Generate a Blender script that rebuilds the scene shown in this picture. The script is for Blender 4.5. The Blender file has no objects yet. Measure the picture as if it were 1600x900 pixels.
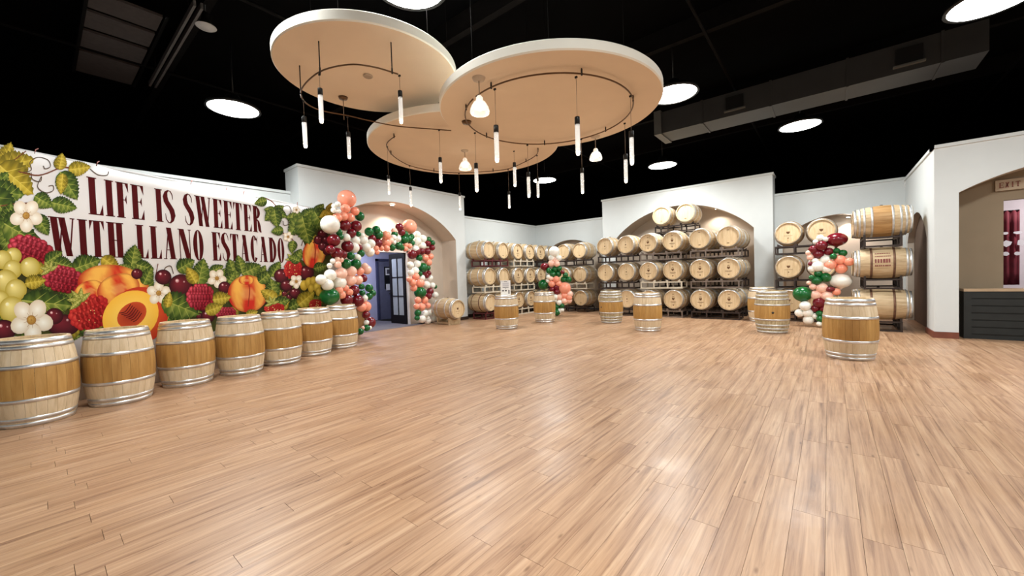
import bpy, math, random
from mathutils import Vector, Matrix

random.seed(7)
sc = bpy.context.scene
COL = sc.collection

# ---------------------------------------------------------------- camera
# World X runs along the floor planks, Y across them, Z up; the camera stands over the origin.
F_PX, PITCH, ROLL, CAM_H, YAW = 607.388, -0.028, -0.032, 1.451, 0.684
_r0 = Vector((math.sin(YAW), -math.cos(YAW), 0))
_h0 = Vector((math.cos(YAW), math.sin(YAW), 0))
_f0 = _h0 * math.cos(PITCH) + Vector((0, 0, math.sin(PITCH)))
_u0 = _r0.cross(_f0)
_cx = _r0 * math.cos(ROLL) + _u0 * math.sin(ROLL)
_cu = -_r0 * math.sin(ROLL) + _u0 * math.cos(ROLL)
CAM = Vector((0, 0, CAM_H))
cam_data = bpy.data.cameras.new('camera')
cam_data.sensor_width = 36.0
cam_data.lens = 36.0 * F_PX / 1600.0
cam_data.clip_end = 200
cam = bpy.data.objects.new('camera', cam_data)
COL.objects.link(cam)
_m = Matrix((_cx, _cu, -_f0)).transposed().to_4x4()
_m.translation = CAM
cam.matrix_world = _m
sc.camera = cam

# ---------------------------------------------------------------- world, exposure
w = bpy.data.worlds.new('world')
sc.world = w
w.use_nodes = True
w.node_tree.nodes['Background'].inputs[0].default_value = (0.02, 0.02, 0.024, 1)
w.node_tree.nodes['Background'].inputs[1].default_value = 0.3
sc.view_settings.view_transform = 'Standard'
sc.view_settings.look = 'None'
sc.view_settings.gamma = 1.0
sc.view_settings.use_curve_mapping = False
sc.view_settings.exposure = 0.50

LAMP_POWER = 93.0
LAMP_COLOR = (0.97, 1.0, 0.985)

# ---------------------------------------------------------------- measuring helpers (photo pixel -> place)
def ray(px, py):
    return _f0 + _cx * ((px - 800) / F_PX) - _cu * ((py - 450) / F_PX)

def at_z(px, py, z=0.0):
    r = ray(px, py)
    return CAM + r * ((z - CAM_H) / r.z)

def at_x(px, py, x):
    r = ray(px, py)
    return CAM + r * (x / r.x)

def at_y(px, py, y):
    r = ray(px, py)
    return CAM + r * (y / r.y)

def at_plane(px, py, p, n):
    r = ray(px, py)
    return CAM + r * ((Vector(p) - CAM).dot(n) / r.dot(n))

def to_px(P):
    d = Vector(P) - CAM
    z = d.dot(_f0)
    return 800 + F_PX * d.dot(_cx) / z, 450 - F_PX * d.dot(_cu) / z, z

# ---------------------------------------------------------------- materials
MATS = {}

def srgb(r, g, b):
    f = lambda c: (c / 255 / 12.92) if c <= 10 else (((c / 255) + 0.055) / 1.055) ** 2.4
    return (f(r), f(g), f(b))

def new_mat(name):
    m = bpy.data.materials.new(name)
    m.use_nodes = True
    nt = m.node_tree
    return m, nt, nt.nodes['Principled BSDF']

def node(nt, kind, **kw):
    n = nt.nodes.new(kind)
    for k, v in kw.items():
        if k in n.inputs.keys():
            n.inputs[k].default_value = v
        else:
            setattr(n, k, v)
    return n

def link(nt, a, b):
    nt.links.new(a, b)

def mixc(nt, fac, a, b, blend='MIX'):
    n = nt.nodes.new('ShaderNodeMix')
    n.data_type = 'RGBA'
    n.blend_type = blend
    for sock, val in ((n.inputs[0], fac), (n.inputs[6], a), (n.inputs[7], b)):
        if hasattr(val, 'is_linked'):
            link(nt, val, sock)
        elif isinstance(val, (int, float)):
            sock.default_value = val
        else:
            sock.default_value = (*val[:3], 1)
    return n.outputs[2]

def ramp(nt, fac, stops):
    r = nt.nodes.new('ShaderNodeValToRGB')
    els = r.color_ramp.elements
    while len(els) < len(stops):
        els.new(0.5)
    for e, (p, c) in zip(els, stops):
        e.position = p
        e.color = (*c, 1) if len(c) == 3 else c
    link(nt, fac, r.inputs[0])
    return r.outputs[0]

def plain(name, col, rough=0.6, metal=0.0, var=0.06, scale=6.0, bump=0.0, emit=None, estr=0.0, spec=None, trans=0.0):
    if name in MATS:
        return MATS[name]
    m, nt, b = new_mat(name)
    tc = node(nt, 'ShaderNodeTexCoord')
    nz = node(nt, 'ShaderNodeTexNoise', Scale=scale, Detail=4.0)
    link(nt, tc.outputs['Object'], nz.inputs['Vector'])
    d = tuple(max(0, c * (1 - var)) for c in col)
    l = tuple(min(1, c * (1 + var)) for c in col)
    link(nt, ramp(nt, nz.outputs['Fac'], [(0.3, d), (0.7, l)]), b.inputs['Base Color'])
    b.inputs['Roughness'].default_value = rough
    b.inputs['Metallic'].default_value = metal
    if spec is not None:
        b.inputs['Specular IOR Level'].default_value = spec
    if trans:
        b.inputs['Transmission Weight'].default_value = trans
    if bump:
        bp = node(nt, 'ShaderNodeBump', Strength=bump, Distance=0.01)
        nz2 = node(nt, 'ShaderNodeTexNoise', Scale=scale * 12, Detail=3.0)
        link(nt, tc.outputs['Object'], nz2.inputs['Vector'])
        link(nt, nz2.outputs['Fac'], bp.inputs['Height'])
        link(nt, bp.outputs['Normal'], b.inputs['Normal'])
    if emit:
        b.inputs['Emission Color'].default_value = (*emit, 1)
        b.inputs['Emission Strength'].default_value = estr
    MATS[name] = m
    return m

def piece_random(nt):
    oi = node(nt, 'ShaderNodeObjectInfo')
    ge = node(nt, 'ShaderNodeNewGeometry')
    at = node(nt, 'ShaderNodeAttribute', attribute_name='rnd')
    a = node(nt, 'ShaderNodeMath', operation='ADD')
    link(nt, oi.outputs['Random'], a.inputs[0]); link(nt, ge.outputs['Random Per Island'], a.inputs[1])
    a2 = node(nt, 'ShaderNodeMath', operation='ADD')
    link(nt, a.outputs[0], a2.inputs[0]); link(nt, at.outputs['Fac'], a2.inputs[1])
    f = node(nt, 'ShaderNodeMath', operation='FRACT')
    link(nt, a2.outputs[0], f.inputs[0])
    return f.outputs[0], ge

def wood(name, dark, mid, light, scale=(6, 60, 60), rough=0.55, tint=0.12, world=False, streak=1.0, fine=0.3):
    """Wood with grain along the axis of the smallest scale and a tint that changes from piece to piece."""
    if name in MATS:
        return MATS[name]
    m, nt, b = new_mat(name)
    rnd, ge = piece_random(nt)
    tc = node(nt, 'ShaderNodeTexCoord')
    src = ge.outputs['Position'] if world else tc.outputs['Object']
    off = node(nt, 'ShaderNodeVectorMath', operation='SCALE')
    off.inputs[0].default_value = (31.7, 17.3, 23.9)
    link(nt, rnd, off.inputs['Scale'])
    ad = node(nt, 'ShaderNodeVectorMath', operation='ADD')
    link(nt, src, ad.inputs[0]); link(nt, off.outputs[0], ad.inputs[1])
    mp = node(nt, 'ShaderNodeMapping')
    mp.inputs['Scale'].default_value = scale
    link(nt, ad.outputs[0], mp.inputs['Vector'])
    n1 = node(nt, 'ShaderNodeTexNoise', Scale=1.0, Detail=5.0, Roughness=0.6, Distortion=0.3 * streak)
    link(nt, mp.outputs[0], n1.inputs['Vector'])
    mp2 = node(nt, 'ShaderNodeMapping')
    mp2.inputs['Scale'].default_value = tuple(s * 3.3 for s in scale)
    link(nt, ad.outputs[0], mp2.inputs['Vector'])
    n2 = node(nt, 'ShaderNodeTexNoise', Scale=1.0, Detail=4.0, Roughness=0.7)
    link(nt, mp2.outputs[0], n2.inputs['Vector'])
    c1 = ramp(nt, n1.outputs['Fac'], [(0.28, dark), (0.47, mid), (0.72, light)])
    c2 = ramp(nt, n2.outputs['Fac'], [(0.30, (0.72, 0.70, 0.68)), (0.55, (1, 1, 1))])
    c = mixc(nt, fine, c1, c2, 'MULTIPLY')
    t = ramp(nt, rnd, [(0.0, (1 - tint, 1 - tint * 1.15, 1 - tint * 1.3)), (1.0, (1, 1, 1))])
    c = mixc(nt, 1.0, c, t, 'MULTIPLY')
    link(nt, c, b.inputs['Base Color'])
    b.inputs['Roughness'].default_value = rough
    bp = node(nt, 'ShaderNodeBump', Strength=0.12, Distance=0.004)
    link(nt, n2.outputs['Fac'], bp.inputs['Height'])
    link(nt, bp.outputs['Normal'], b.inputs['Normal'])
    MATS[name] = m
    return m

def floor_mat():
    m, nt, b = new_mat('laminate_floor')
    rnd, ge = piece_random(nt)
    off = node(nt, 'ShaderNodeVectorMath', operation='SCALE')
    off.inputs[0].default_value = (41.7, 13.3, 5.0)
    link(nt, rnd, off.inputs['Scale'])
    ad = node(nt, 'ShaderNodeVectorMath', operation='ADD')
    link(nt, ge.outputs['Position'], ad.inputs[0]); link(nt, off.outputs[0], ad.inputs[1])
    def grain(sx, sy, detail, rough, dist):
        mp = node(nt, 'ShaderNodeMapping')
        mp.inputs['Scale'].default_value = (sx, sy, 1)
        link(nt, ad.outputs[0], mp.inputs['Vector'])
        n = node(nt, 'ShaderNodeTexNoise', Scale=1.0, Detail=detail, Roughness=rough, Distortion=dist)
        link(nt, mp.outputs[0], n.inputs['Vector'])
        return n.outputs['Fac']
    g1 = grain(0.9, 21, 5, 0.62, 0.7)
    g2 = grain(1.8, 46, 4, 0.7, 0.6)
    g3 = grain(0.8, 5, 2, 0.5, 0.4)
    c = ramp(nt, g1, [(0.27, srgb(124, 89, 66)), (0.42, srgb(166, 129, 100)), (0.56, srgb(184, 148, 117)), (0.75, srgb(202, 170, 140))])
    c = mixc(nt, 0.8, c, ramp(nt, g2, [(0.32, (0.62, 0.55, 0.50)), (0.44, (0.94, 0.92, 0.91)), (0.60, (1.06, 1.05, 1.03))]), 'MULTIPLY')
    c = mixc(nt, 0.8, c, ramp(nt, g3, [(0.35, (0.86, 0.82, 0.79)), (0.65, (1, 1, 1))]), 'MULTIPLY')
    # small dark knots
    mp = node(nt, 'ShaderNodeMapping')
    mp.inputs['Scale'].default_value = (3.2, 9.0, 1)
    link(nt, ad.outputs[0], mp.inputs['Vector'])
    vo = node(nt, 'ShaderNodeTexVoronoi', Scale=1.0)
    link(nt, mp.outputs[0], vo.inputs['Vector'])
    k = ramp(nt, vo.outputs['Distance'], [(0.03, (0.36, 0.27, 0.2)), (0.11, (1, 1, 1))])
    c = mixc(nt, 0.75, c, k, 'MULTIPLY')
    t = ramp(nt, rnd, [(0.0, (0.93, 0.91, 0.89)), (0.5, (1.0, 0.99, 0.97)), (1.0, (0.97, 0.975, 0.98))])
    c = mixc(nt, 1.0, c, t, 'MULTIPLY')
    link(nt, c, b.inputs['Base Color'])
    wn = node(nt, 'ShaderNodeTexNoise', Scale=1.6, Detail=5.0, Roughness=0.65)
    link(nt, ge.outputs['Position'], wn.inputs['Vector'])
    rr = node(nt, 'ShaderNodeMapRange')
    rr.inputs['From Min'].default_value = 0.3; rr.inputs['From Max'].default_value = 0.7
    rr.inputs['To Min'].default_value = 0.28; rr.inputs['To Max'].default_value = 0.46
    link(nt, wn.outputs['Fac'], rr.inputs['Value'])
    link(nt, rr.outputs[0], b.inputs['Roughness'])
    bp = node(nt, 'ShaderNodeBump', Strength=0.10, Distance=0.002)
    link(nt, g2, bp.inputs['Height'])
    link(nt, bp.outputs['Normal'], b.inputs['Normal'])
    MATS['floor'] = m
    return m

def vcol_mat(name, rough=0.6):
    if name in MATS:
        return MATS[name]
    m, nt, b = new_mat(name)
    at = node(nt, 'ShaderNodeAttribute', attribute_name='ink')
    link(nt, at.outputs['Color'], b.inputs['Base Color'])
    b.inputs['Roughness'].default_value = rough
    b.inputs['Specular IOR Level'].default_value = .2
    MATS[name] = m
    return m

FLOOR = floor_mat()
WHITE = plain('white_wall_paint', (0.63, 0.655, 0.65), 0.75, var=0.015, scale=3, bump=0.03)
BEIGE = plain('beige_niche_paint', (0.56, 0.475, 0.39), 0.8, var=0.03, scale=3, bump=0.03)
BLACKC = plain('black_ceiling_paint', (0.0012, 0.0012, 0.0013), 0.9, var=0.3, scale=2, spec=0.03)
BEAMC = plain('dark_steel', (0.0032, 0.0026, 0.0024), 0.7, var=0.2, spec=0.05)
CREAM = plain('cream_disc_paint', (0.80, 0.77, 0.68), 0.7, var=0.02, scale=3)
TAN = plain('shaded_disc_underside', (0.66, 0.535, 0.40), 0.8, var=0.025, scale=3)  # shade and warm floor bounce under the cream discs, put into the colour
DARKBASE = plain('dark_brown_base', (0.035, 0.018, 0.012), 0.5, var=0.2)
REDBASE = plain('red_brown_base', (0.16, 0.045, 0.025), 0.5, var=0.2)
STEEL = plain('galvanised_steel', (0.74, 0.75, 0.76), 0.30, 0.88, var=0.14, scale=14)
DULLSTEEL = plain('dull_galvanised_steel', (0.60, 0.59, 0.57), 0.42, 0.7, var=0.2, scale=14)
RUST = plain('rusty_hoop', (0.17, 0.085, 0.05), 0.6, 0.3, var=0.3, scale=14)
OAK_Z = wood('pale_oak_upright', srgb(192, 168, 132), srgb(214, 192, 158), srgb(226, 207, 178), (16, 16, 2), 0.6, 0.08)
OAK_Y = wood('pale_oak_lying', srgb(166, 140, 104), srgb(196, 170, 132), srgb(214, 192, 158), (18, 2, 18), 0.6, 0.10)
BAND_Z = wood('stained_oak_upright', srgb(160, 116, 56), srgb(178, 134, 70), srgb(194, 152, 88), (16, 16, 2), 0.6, 0.12)
BAND_Y = wood('stained_oak_lying', srgb(140, 100, 52), srgb(174, 132, 80), srgb(192, 154, 104), (18, 2, 18), 0.6, 0.12)
OLD_Z = wood('weathered_oak_upright', srgb(128, 110, 78), srgb(176, 158, 120), srgb(206, 190, 156), (30, 30, 4), 0.7, 0.25)
OLDBR_Y = wood('old_brown_oak_lying', srgb(96, 66, 34), srgb(134, 98, 56), srgb(154, 120, 74), (30, 4, 30), 0.7, 0.2)
HEAD = wood('oak_head', srgb(200, 170, 126), srgb(220, 192, 150), srgb(232, 208, 170), (22, 22, 2.5), 0.55, 0.07)
HEAD_BR = wood('stained_head', srgb(104, 72, 34), srgb(140, 102, 54), srgb(158, 120, 70), (22, 22, 2.5), 0.6, 0.07)
STAMP = plain('burnt_stamp', srgb(104, 68, 34), 0.7, var=0.25, scale=30)
BUNG = plain('dark_bung', (0.03, 0.02, 0.015), 0.6)
R_DARK = plain('rack_dark_brown', (0.030, 0.018, 0.014), 0.5, 0.2, var=0.3)
R_MAROON = plain('rack_maroon', (0.085, 0.010, 0.014), 0.45, 0.1, var=0.25)
R_CREAM = plain('rack_cream', (0.62, 0.55, 0.43), 0.5, 0.0, var=0.12)
R_GREY = plain('rack_grey_brown', (0.17, 0.13, 0.105), 0.5, 0.2, var=0.25)
BRONZE = plain('bronze_rail', (0.13, 0.075, 0.04), 0.35, 0.8, var=0.1)
BLACKM = plain('black_metal', (0.012, 0.012, 0.012), 0.4, 0.4)
WIRE = plain('thin_wire', (0.22, 0.16, 0.11), 0.5, 0.5)
TUBE = plain('lit_bubble_glass', (0.95, 0.95, 0.93), 0.12, trans=0.75, emit=(1, 0.95, 0.86), estr=0.16, scale=70, var=0.1, bump=0.5)
GLOW = plain('lamp_glow', (1, 1, 1), 0.4, emit=(1, 0.90, 0.72), estr=5)
FROST = plain('lit_frosted_glass', (0.95, 0.94, 0.92), 0.3, trans=0.55, emit=(1, 0.93, 0.84), estr=0.12)
LENS = plain('lamp_lens', (1, 1, 1), 0.4, emit=(1, 0.985, 0.95), estr=14)
DUCT = plain('grey_duct', (0.034, 0.035, 0.035), 0.5, 0.3, var=0.12, scale=2)
DUCTW = plain('pale_duct_end', (0.10, 0.105, 0.10), 0.5, 0.2)
LAV = plain('lavender_wall', (0.50, 0.50, 0.68), 0.8, var=0.03)
NAVY = plain('navy_door_paint', (0.045, 0.05, 0.105), 0.5, var=0.1)
NAVY2 = plain('slate_door_paint', (0.13, 0.135, 0.20), 0.5, var=0.1)
CARPET = plain('grey_carpet', (0.13, 0.12, 0.135), 0.95, var=0.3, scale=40, bump=0.4)
DOORBK = plain('black_door_frame', (0.006, 0.004, 0.004), 0.6, var=0.2, spec=0.15)
PANE = plain('frosted_pane', (0.34, 0.37, 0.38), 0.35, var=0.06, scale=8)
PAPER = plain('white_paper', (0.80, 0.80, 0.80), 0.7, var=0.02)
INKD = plain('dark_print', (0.06, 0.055, 0.07), 0.7)
TANW = plain('tan_partition_paint', (0.23, 0.175, 0.115), 0.85, var=0.04, scale=3)
PINKW = plain('pale_pink_wall', (0.66, 0.60, 0.62), 0.8, var=0.03)
BARF = plain('black_bar_front', (0.007, 0.009, 0.0085), 0.55, var=0.35, scale=9)
BART = plain('bar_top_wood', (0.42, 0.30, 0.19), 0.3, var=0.12, scale=5)
REDCL = plain('maroon_cloth', (0.14, 0.008, 0.018), 0.8, var=0.2)
CLOTHW = plain('white_cloth', (0.8, 0.78, 0.8), 0.8)
BANNER = plain('banner_vinyl', (0.74, 0.715, 0.705), 0.7, var=0.02, scale=1.5, spec=.25)
PIPEW = plain('white_pipe', (0.8, 0.8, 0.8), 0.4)
TIE = plain('red_brown_tie', (0.24, 0.06, 0.04), 0.6)
INK = vcol_mat('printed_ink', 0.75)
MAROON_INK = plain('maroon_ink', srgb(76, 8, 12), 0.8, var=0.08, scale=3, spec=.15)
EXITM = plain('exit_letters', (0.20, 0.06, 0.035), 0.6)
EXITB = plain('exit_box', (0.36, 0.27, 0.18), 0.6)
PANELB = plain('brown_ceiling_panel', (0.026, 0.019, 0.017), 0.8, var=0.25, scale=12)
DIMLAMP = plain('unlit_lamp_lens', (0.34, 0.35, 0.36), 0.5)

# ---------------------------------------------------------------- mesh helpers
class MB:
    def __init__(self):
        self.v, self.f, self.mi, self.sm, self.c = [], [], [], [], None

    def vert(self, p):
        self.v.append(tuple(p)); return len(self.v) - 1

    def face(self, idx, m=0, smooth=False):
        self.f.append(tuple(idx)); self.mi.append(m); self.sm.append(smooth)

    def poly(self, pts, m=0, smooth=False):
        self.face([self.vert(p) for p in pts], m, smooth)

    def box(self, lo, hi, m=0, M=None):
        (x0, y0, z0), (x1, y1, z1) = lo, hi
        P = [(x0, y0, z0), (x1, y0, z0), (x1, y1, z0), (x0, y1, z0), (x0, y0, z1), (x1, y0, z1), (x1, y1, z1), (x0, y1, z1)]
        if M is not None:
            P = [tuple(M @ Vector(p)) for p in P]
        i = [self.vert(p) for p in P]
        for q in ((0, 3, 2, 1), (4, 5, 6, 7), (0, 1, 5, 4), (1, 2, 6, 5), (2, 3, 7, 6), (3, 0, 4, 7)):
            self.face([i[k] for k in q], m)

    def lathe(self, prof, seg=24, M=None, m=0, smooth=True, cap0=False, cap1=False):
        rings = []
        for r, z in prof:
            ring = []
            for k in range(seg):
                a = 2 * math.pi * k / seg
                p = Vector((r * math.cos(a), r * math.sin(a), z))
                if M is not None:
                    p = M @ p
                ring.append(self.vert(p))
            rings.append(ring)
        for a, b in zip(rings, rings[1:]):
            for k in range(seg):
                self.face((a[k], a[(k + 1) % seg], b[(k + 1) % seg], b[k]), m, smooth)
        if cap0:
            self.face(rings[0][::-1], m)
        if cap1:
            self.face(rings[-1], m)

    def tube(self, path, r, seg=8, m=0, closed=False, cap=True):
        path = [Vector(p) for p in path]
        n = len(path); rings = []
        for i, p in enumerate(path):
            a = path[(i - 1) % n] if (closed or i > 0) else p
            b = path[(i + 1) % n] if (closed or i < n - 1) else p
            t = (b - a).normalized()
            up = Vector((0, 0, 1)) if abs(t.z) < 0.95 else Vector((1, 0, 0))
            x = t.cross(up).normalized(); y = x.cross(t)
            rings.append([self.vert(p + (x * math.cos(2 * math.pi * k / seg) + y * math.sin(2 * math.pi * k / seg)) * r) for k in range(seg)])
        pairs = list(zip(rings, rings[1:])) + ([(rings[-1], rings[0])] if closed else [])
        for a, b in pairs:
            for k in range(seg):
                self.face((a[k], b[k], b[(k + 1) % seg], a[(k + 1) % seg]), m, True)
        if cap and not closed:
            self.face(rings[0], m); self.face(rings[-1][::-1], m)

    def mesh(self, name, mats):
        me = bpy.data.meshes.new(name)
        me.from_pydata(self.v, [], self.f)
        for mt in (mats if isinstance(mats, (list, tuple)) else [mats]):
            me.materials.append(mt)
        me.polygons.foreach_set('material_index', self.mi)
        me.polygons.foreach_set('use_smooth', self.sm)
        if self.c is not None:
            at = me.color_attributes.new('ink', 'FLOAT_COLOR', 'POINT')
            at.data.foreach_set('color', [x for c in self.c for x in (*c, 1.0)])
        me.update()
        return me

    def build(self, name, mats, parent=None):
        return add(name, self.mesh(name, mats), parent)

def add(name, data, parent=None):
    o = bpy.data.objects.new(name, data)
    COL.objects.link(o)
    if parent is not None:
        o.parent = parent
    return o

def tag(o, label=None, cat=None, group=None, kind=None):
    if label: o['label'] = label
    if cat: o['category'] = cat
    if group: o['group'] = group
    if kind: o['kind'] = kind
    return o

def thing(name, label, cat, loc=(0, 0, 0), rz=0.0, group=None):
    o = bpy.data.objects.new(name, None)
    o.empty_display_size = 0.1
    COL.objects.link(o)
    o.location = loc
    o.rotation_euler = (0, 0, rz)
    return tag(o, label, cat, group)

def struct(name, mb, mats, label, parent=None):
    o = mb.build(name, mats, parent)
    if parent is None:
        tag(o, label, None, None, 'structure')
    return o

ORD = ['first', 'second', 'third', 'fourth', 'fifth', 'sixth', 'seventh']

# ================================================================ THE SETTING
LY, BX = 10.5, 14.75            # planes of the left and back low walls
LOW, HIGH = 3.77, 4.36          # heights of low walls and arched bays
RX = 11.1                       # front of the right bay
RY = -1.6                       # right side wall
U0, U1, V0, V1 = -5.0, 19.0, -8.5, 16.0

# ---- floor: dark underlay, planks as pieces on it
m = MB(); m.box((U0, V0, -0.12), (BX, LY, -0.013))
floor_o = struct('floor', m, plain('floor_underlay', (0.10, 0.065, 0.045), 0.9), 'pale brown wood laminate floor of long narrow planks')
PW, PL = 0.155, 1.22
def plank_mesh():
    m = MB(); m.box((0, 0, -0.012), (PL - 0.0022, PW - 0.0016, 0.0))
    return m.mesh('plank', FLOOR)
pm = plank_mesh()
planks = []
rows = int((LY - V0) / PW)
for r in range(rows):
    y = V0 + r * PW
    off = (r * 0.437 + 0.21 * math.sin(r * 2.7)) % 1.0 * PL
    x = -2.2 - off
    while x < BX - 0.3:
        L = min(PL, BX - x)
        planks.append((x, y, L)); x += PL
def plank_rank(p):
    x, y, L = p
    best = 0
    for sx in (0.0, 0.5, 1.0):
        for sy in (0.0, 1.0):
            P = Vector((x + sx * L, y + sy * PW, 0))
            u, v, z = to_px(P)
            if z > 0.5 and -5 < u < 1605 and v < 905:
                best = max(best, 1.0 / z ** 2)
    return best
planks.sort(key=plank_rank, reverse=True)
near = [p for p in planks if p[2] > PL - 0.01][:300]
nearset = set((p[0], p[1]) for p in near)
for x, y, L in near:
    o = add('plank', pm, floor_o); o.location = (x, y, 0)
m = MB(); rnd = []
for x, y, L in planks:
    if (x, y) in nearset or x < -2.0:
        continue
    n0 = len(m.f)
    m.box((x, y, -0.012), (x + L - 0.0022, y + PW - 0.0016, 0.0))
    rnd += [random.random()] * (len(m.f) - n0)
far = m.build('planks', FLOOR, floor_o)
at = far.data.attributes.new('rnd', 'FLOAT', 'FACE'); at.data.foreach_set('value', rnd)
far['kind'] = 'stuff'

# ---- walls
def arch_z(s, s0, s1, spring, apex):
    hw = (s1 - s0) / 2; c = (s0 + s1) / 2; rise = apex - spring
    R = (hw * hw + rise * rise) / (2 * rise)
    return apex - R + math.sqrt(max(0, R * R - (s - c) ** 2))

def arch_wall(name, label, mp, s0, s1, h, a0, a1, spring, apex, depth, z_open=0.0, ends=True, back=None, end_depth=None, nseg=28):
    """A wall face with an arched opening. mp(s, d, z) maps along / into / up to the world.
    Face and outer ends are white, the reveal of the arch is a part of its own."""
    m = MB()
    m.poly([mp(s0, 0, 0), mp(a0, 0, 0), mp(a0, 0, h), mp(s0, 0, h)])
    m.poly([mp(a1, 0, 0), mp(s1, 0, 0), mp(s1, 0, h), mp(a1, 0, h)])
    S = [a0 + (a1 - a0) * k / nseg for k in range(nseg + 1)]
    Z = [arch_z(s, a0, a1, spring, apex) for s in S]
    for k in range(nseg):
        m.poly([mp(S[k], 0, Z[k]), mp(S[k + 1], 0, Z[k + 1]), mp(S[k + 1], 0, h), mp(S[k], 0, h)])
    ed = end_depth if end_depth is not None else depth
    if ends:
        m.poly([mp(s0, ed, 0), mp(s0, 0, 0), mp(s0, 0, h), mp(s0, ed, h)])
        m.poly([mp(s1, 0, 0), mp(s1, ed, 0), mp(s1, ed, h), mp(s1, 0, h)])
    m.poly([mp(s0, 0, h), mp(s1, 0, h), mp(s1, ed, h), mp(s0, ed, h)])
    wall = struct(name, m, WHITE, label)
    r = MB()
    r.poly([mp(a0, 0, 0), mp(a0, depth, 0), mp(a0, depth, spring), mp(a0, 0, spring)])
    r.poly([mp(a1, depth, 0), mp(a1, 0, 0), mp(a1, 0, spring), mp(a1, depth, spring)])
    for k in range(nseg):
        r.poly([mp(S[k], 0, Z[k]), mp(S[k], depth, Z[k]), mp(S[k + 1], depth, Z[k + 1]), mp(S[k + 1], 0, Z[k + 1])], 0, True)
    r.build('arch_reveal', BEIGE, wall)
    c = MB()
    e = 0.03
    A, B = mp(s0 - e, -e, h - 0.05), mp(s1 + e, ed, h + 0.012)
    lo = tuple(min(a, b) for a, b in zip(A, B)); hi = tuple(max(a, b) for a, b in zip(A, B))
    c.box(lo, hi)
    c.build('wall_cap', WHITE, wall)
    return wall

def slab(name, label, lo, hi, mat=WHITE, cap=None, parent=None):
    m = MB(); m.box(lo, hi)
    o = struct(name, m, mat, label, parent)
    if cap:
        c = MB(); c.box(*cap); c.build('wall_cap', mat, o)
    return o

def niche_wall(name, label, mp, s0, s1, h, a0, a1, spring, apex, depth, back_mat=BEIGE):
    wall = arch_wall(name, label, mp, s0, s1, h, a0, a1, spring, apex, depth, ends=False, end_depth=0.2 if mp is not side else 0.0)
    m = MB()
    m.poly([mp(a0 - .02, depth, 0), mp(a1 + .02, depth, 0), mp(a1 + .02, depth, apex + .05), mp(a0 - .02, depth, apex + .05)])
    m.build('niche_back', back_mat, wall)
    return wall

side = lambda s, d, z: (s, RY - d, z)
left = lambda y0: (lambda s, d, z: (s, y0 + d, z))
back = lambda x0: (lambda s, d, z: (x0 + d, s, z))
rbay = lambda x0: (lambda s, d, z: (x0 + d, -s, z))

slab('wall_left', 'low white wall behind the banner on the left', (U0, LY, 0), (4.16, LY + 0.2, LOW), WHITE, ((U0, LY - .03, LOW - .05), (4.16, LY + .2, LOW + .012)))
slab('wall_left_corner', 'low white wall above the barrel racks left of the corner', (9.72, LY, 0), (BX + .2, LY + 0.2, LOW), WHITE, ((9.72, LY - .03, LOW - .05), (BX, LY + .2, LOW + .012)))
arch_wall('wall_left_bay', 'tall white wall with an arch around the open black door', left(10.0), 4.16, 9.72, HIGH, 4.60, 9.27, 2.80, 3.80, 0.74, end_depth=0.75)
niche_wall('wall_back_corner', 'low white wall with a beige arched niche right of the corner', back(BX), 6.9, LY + .0, LOW, 7.25, 10.2, 2.25, 2.99, 0.35)
arch_wall('wall_back_bay', 'tall white wall with an arch full of stacked barrels', back(14.25), 1.30, 6.90, HIGH, 1.80, 6.40, 2.76, 3.76, 0.95, end_depth=0.7)
m = MB(); m.poly([(15.2, 1.6, 0), (15.2, 6.6, 0), (15.2, 6.6, 3.9), (15.2, 1.6, 3.9)]); m.build('niche_back', BEIGE, bpy.data.objects['wall_back_bay'])
niche_wall('wall_back', 'low white wall with an arched niche behind the right balloon column', back(BX), RY, 1.30, LOW, -1.55, 1.10, 2.30, 2.97, 0.35)
niche_wall('wall_right', 'white side wall with arched niche beside the stacked barrels on the right', side, RX, BX, 3.72, 11.85, 14.4, 2.0, 2.66, 0.12, plain('dark_brown_niche_back', (.13, .085, .06), .8))  # niche back is a darker brown than the other niches
arch_wall('wall_right_bay', 'white wall with a wide arch over the black-fronted bar', rbay(RX), -RY, 8.3, 3.72, 1.92, 5.0, 2.78, 3.2, 0.45, ends=False, end_depth=0.25)

# recess behind the left arch, with the doorway
D0, D1, DH = 5.75, 7.80, 2.42
m = MB(); yb = 10.74
m.box((4.4, yb, 0), (D0, yb + .14, 4.2)); m.box((D1, yb, 0), (9.5, yb + .14, 4.2)); m.box((D0, yb, DH), (D1, yb + .14, 4.2))
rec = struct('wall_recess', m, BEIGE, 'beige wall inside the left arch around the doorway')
m = MB(); m.box((D0, yb - .02, 0), (D0 + .06, yb + .16, DH)); m.box((D1 - .06, yb - .02, 0), (D1, yb + .16, DH)); m.box((D0, yb - .02, DH - .06), (D1, yb + .16, DH))
m.build('door_jamb', PIPEW, rec)

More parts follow.
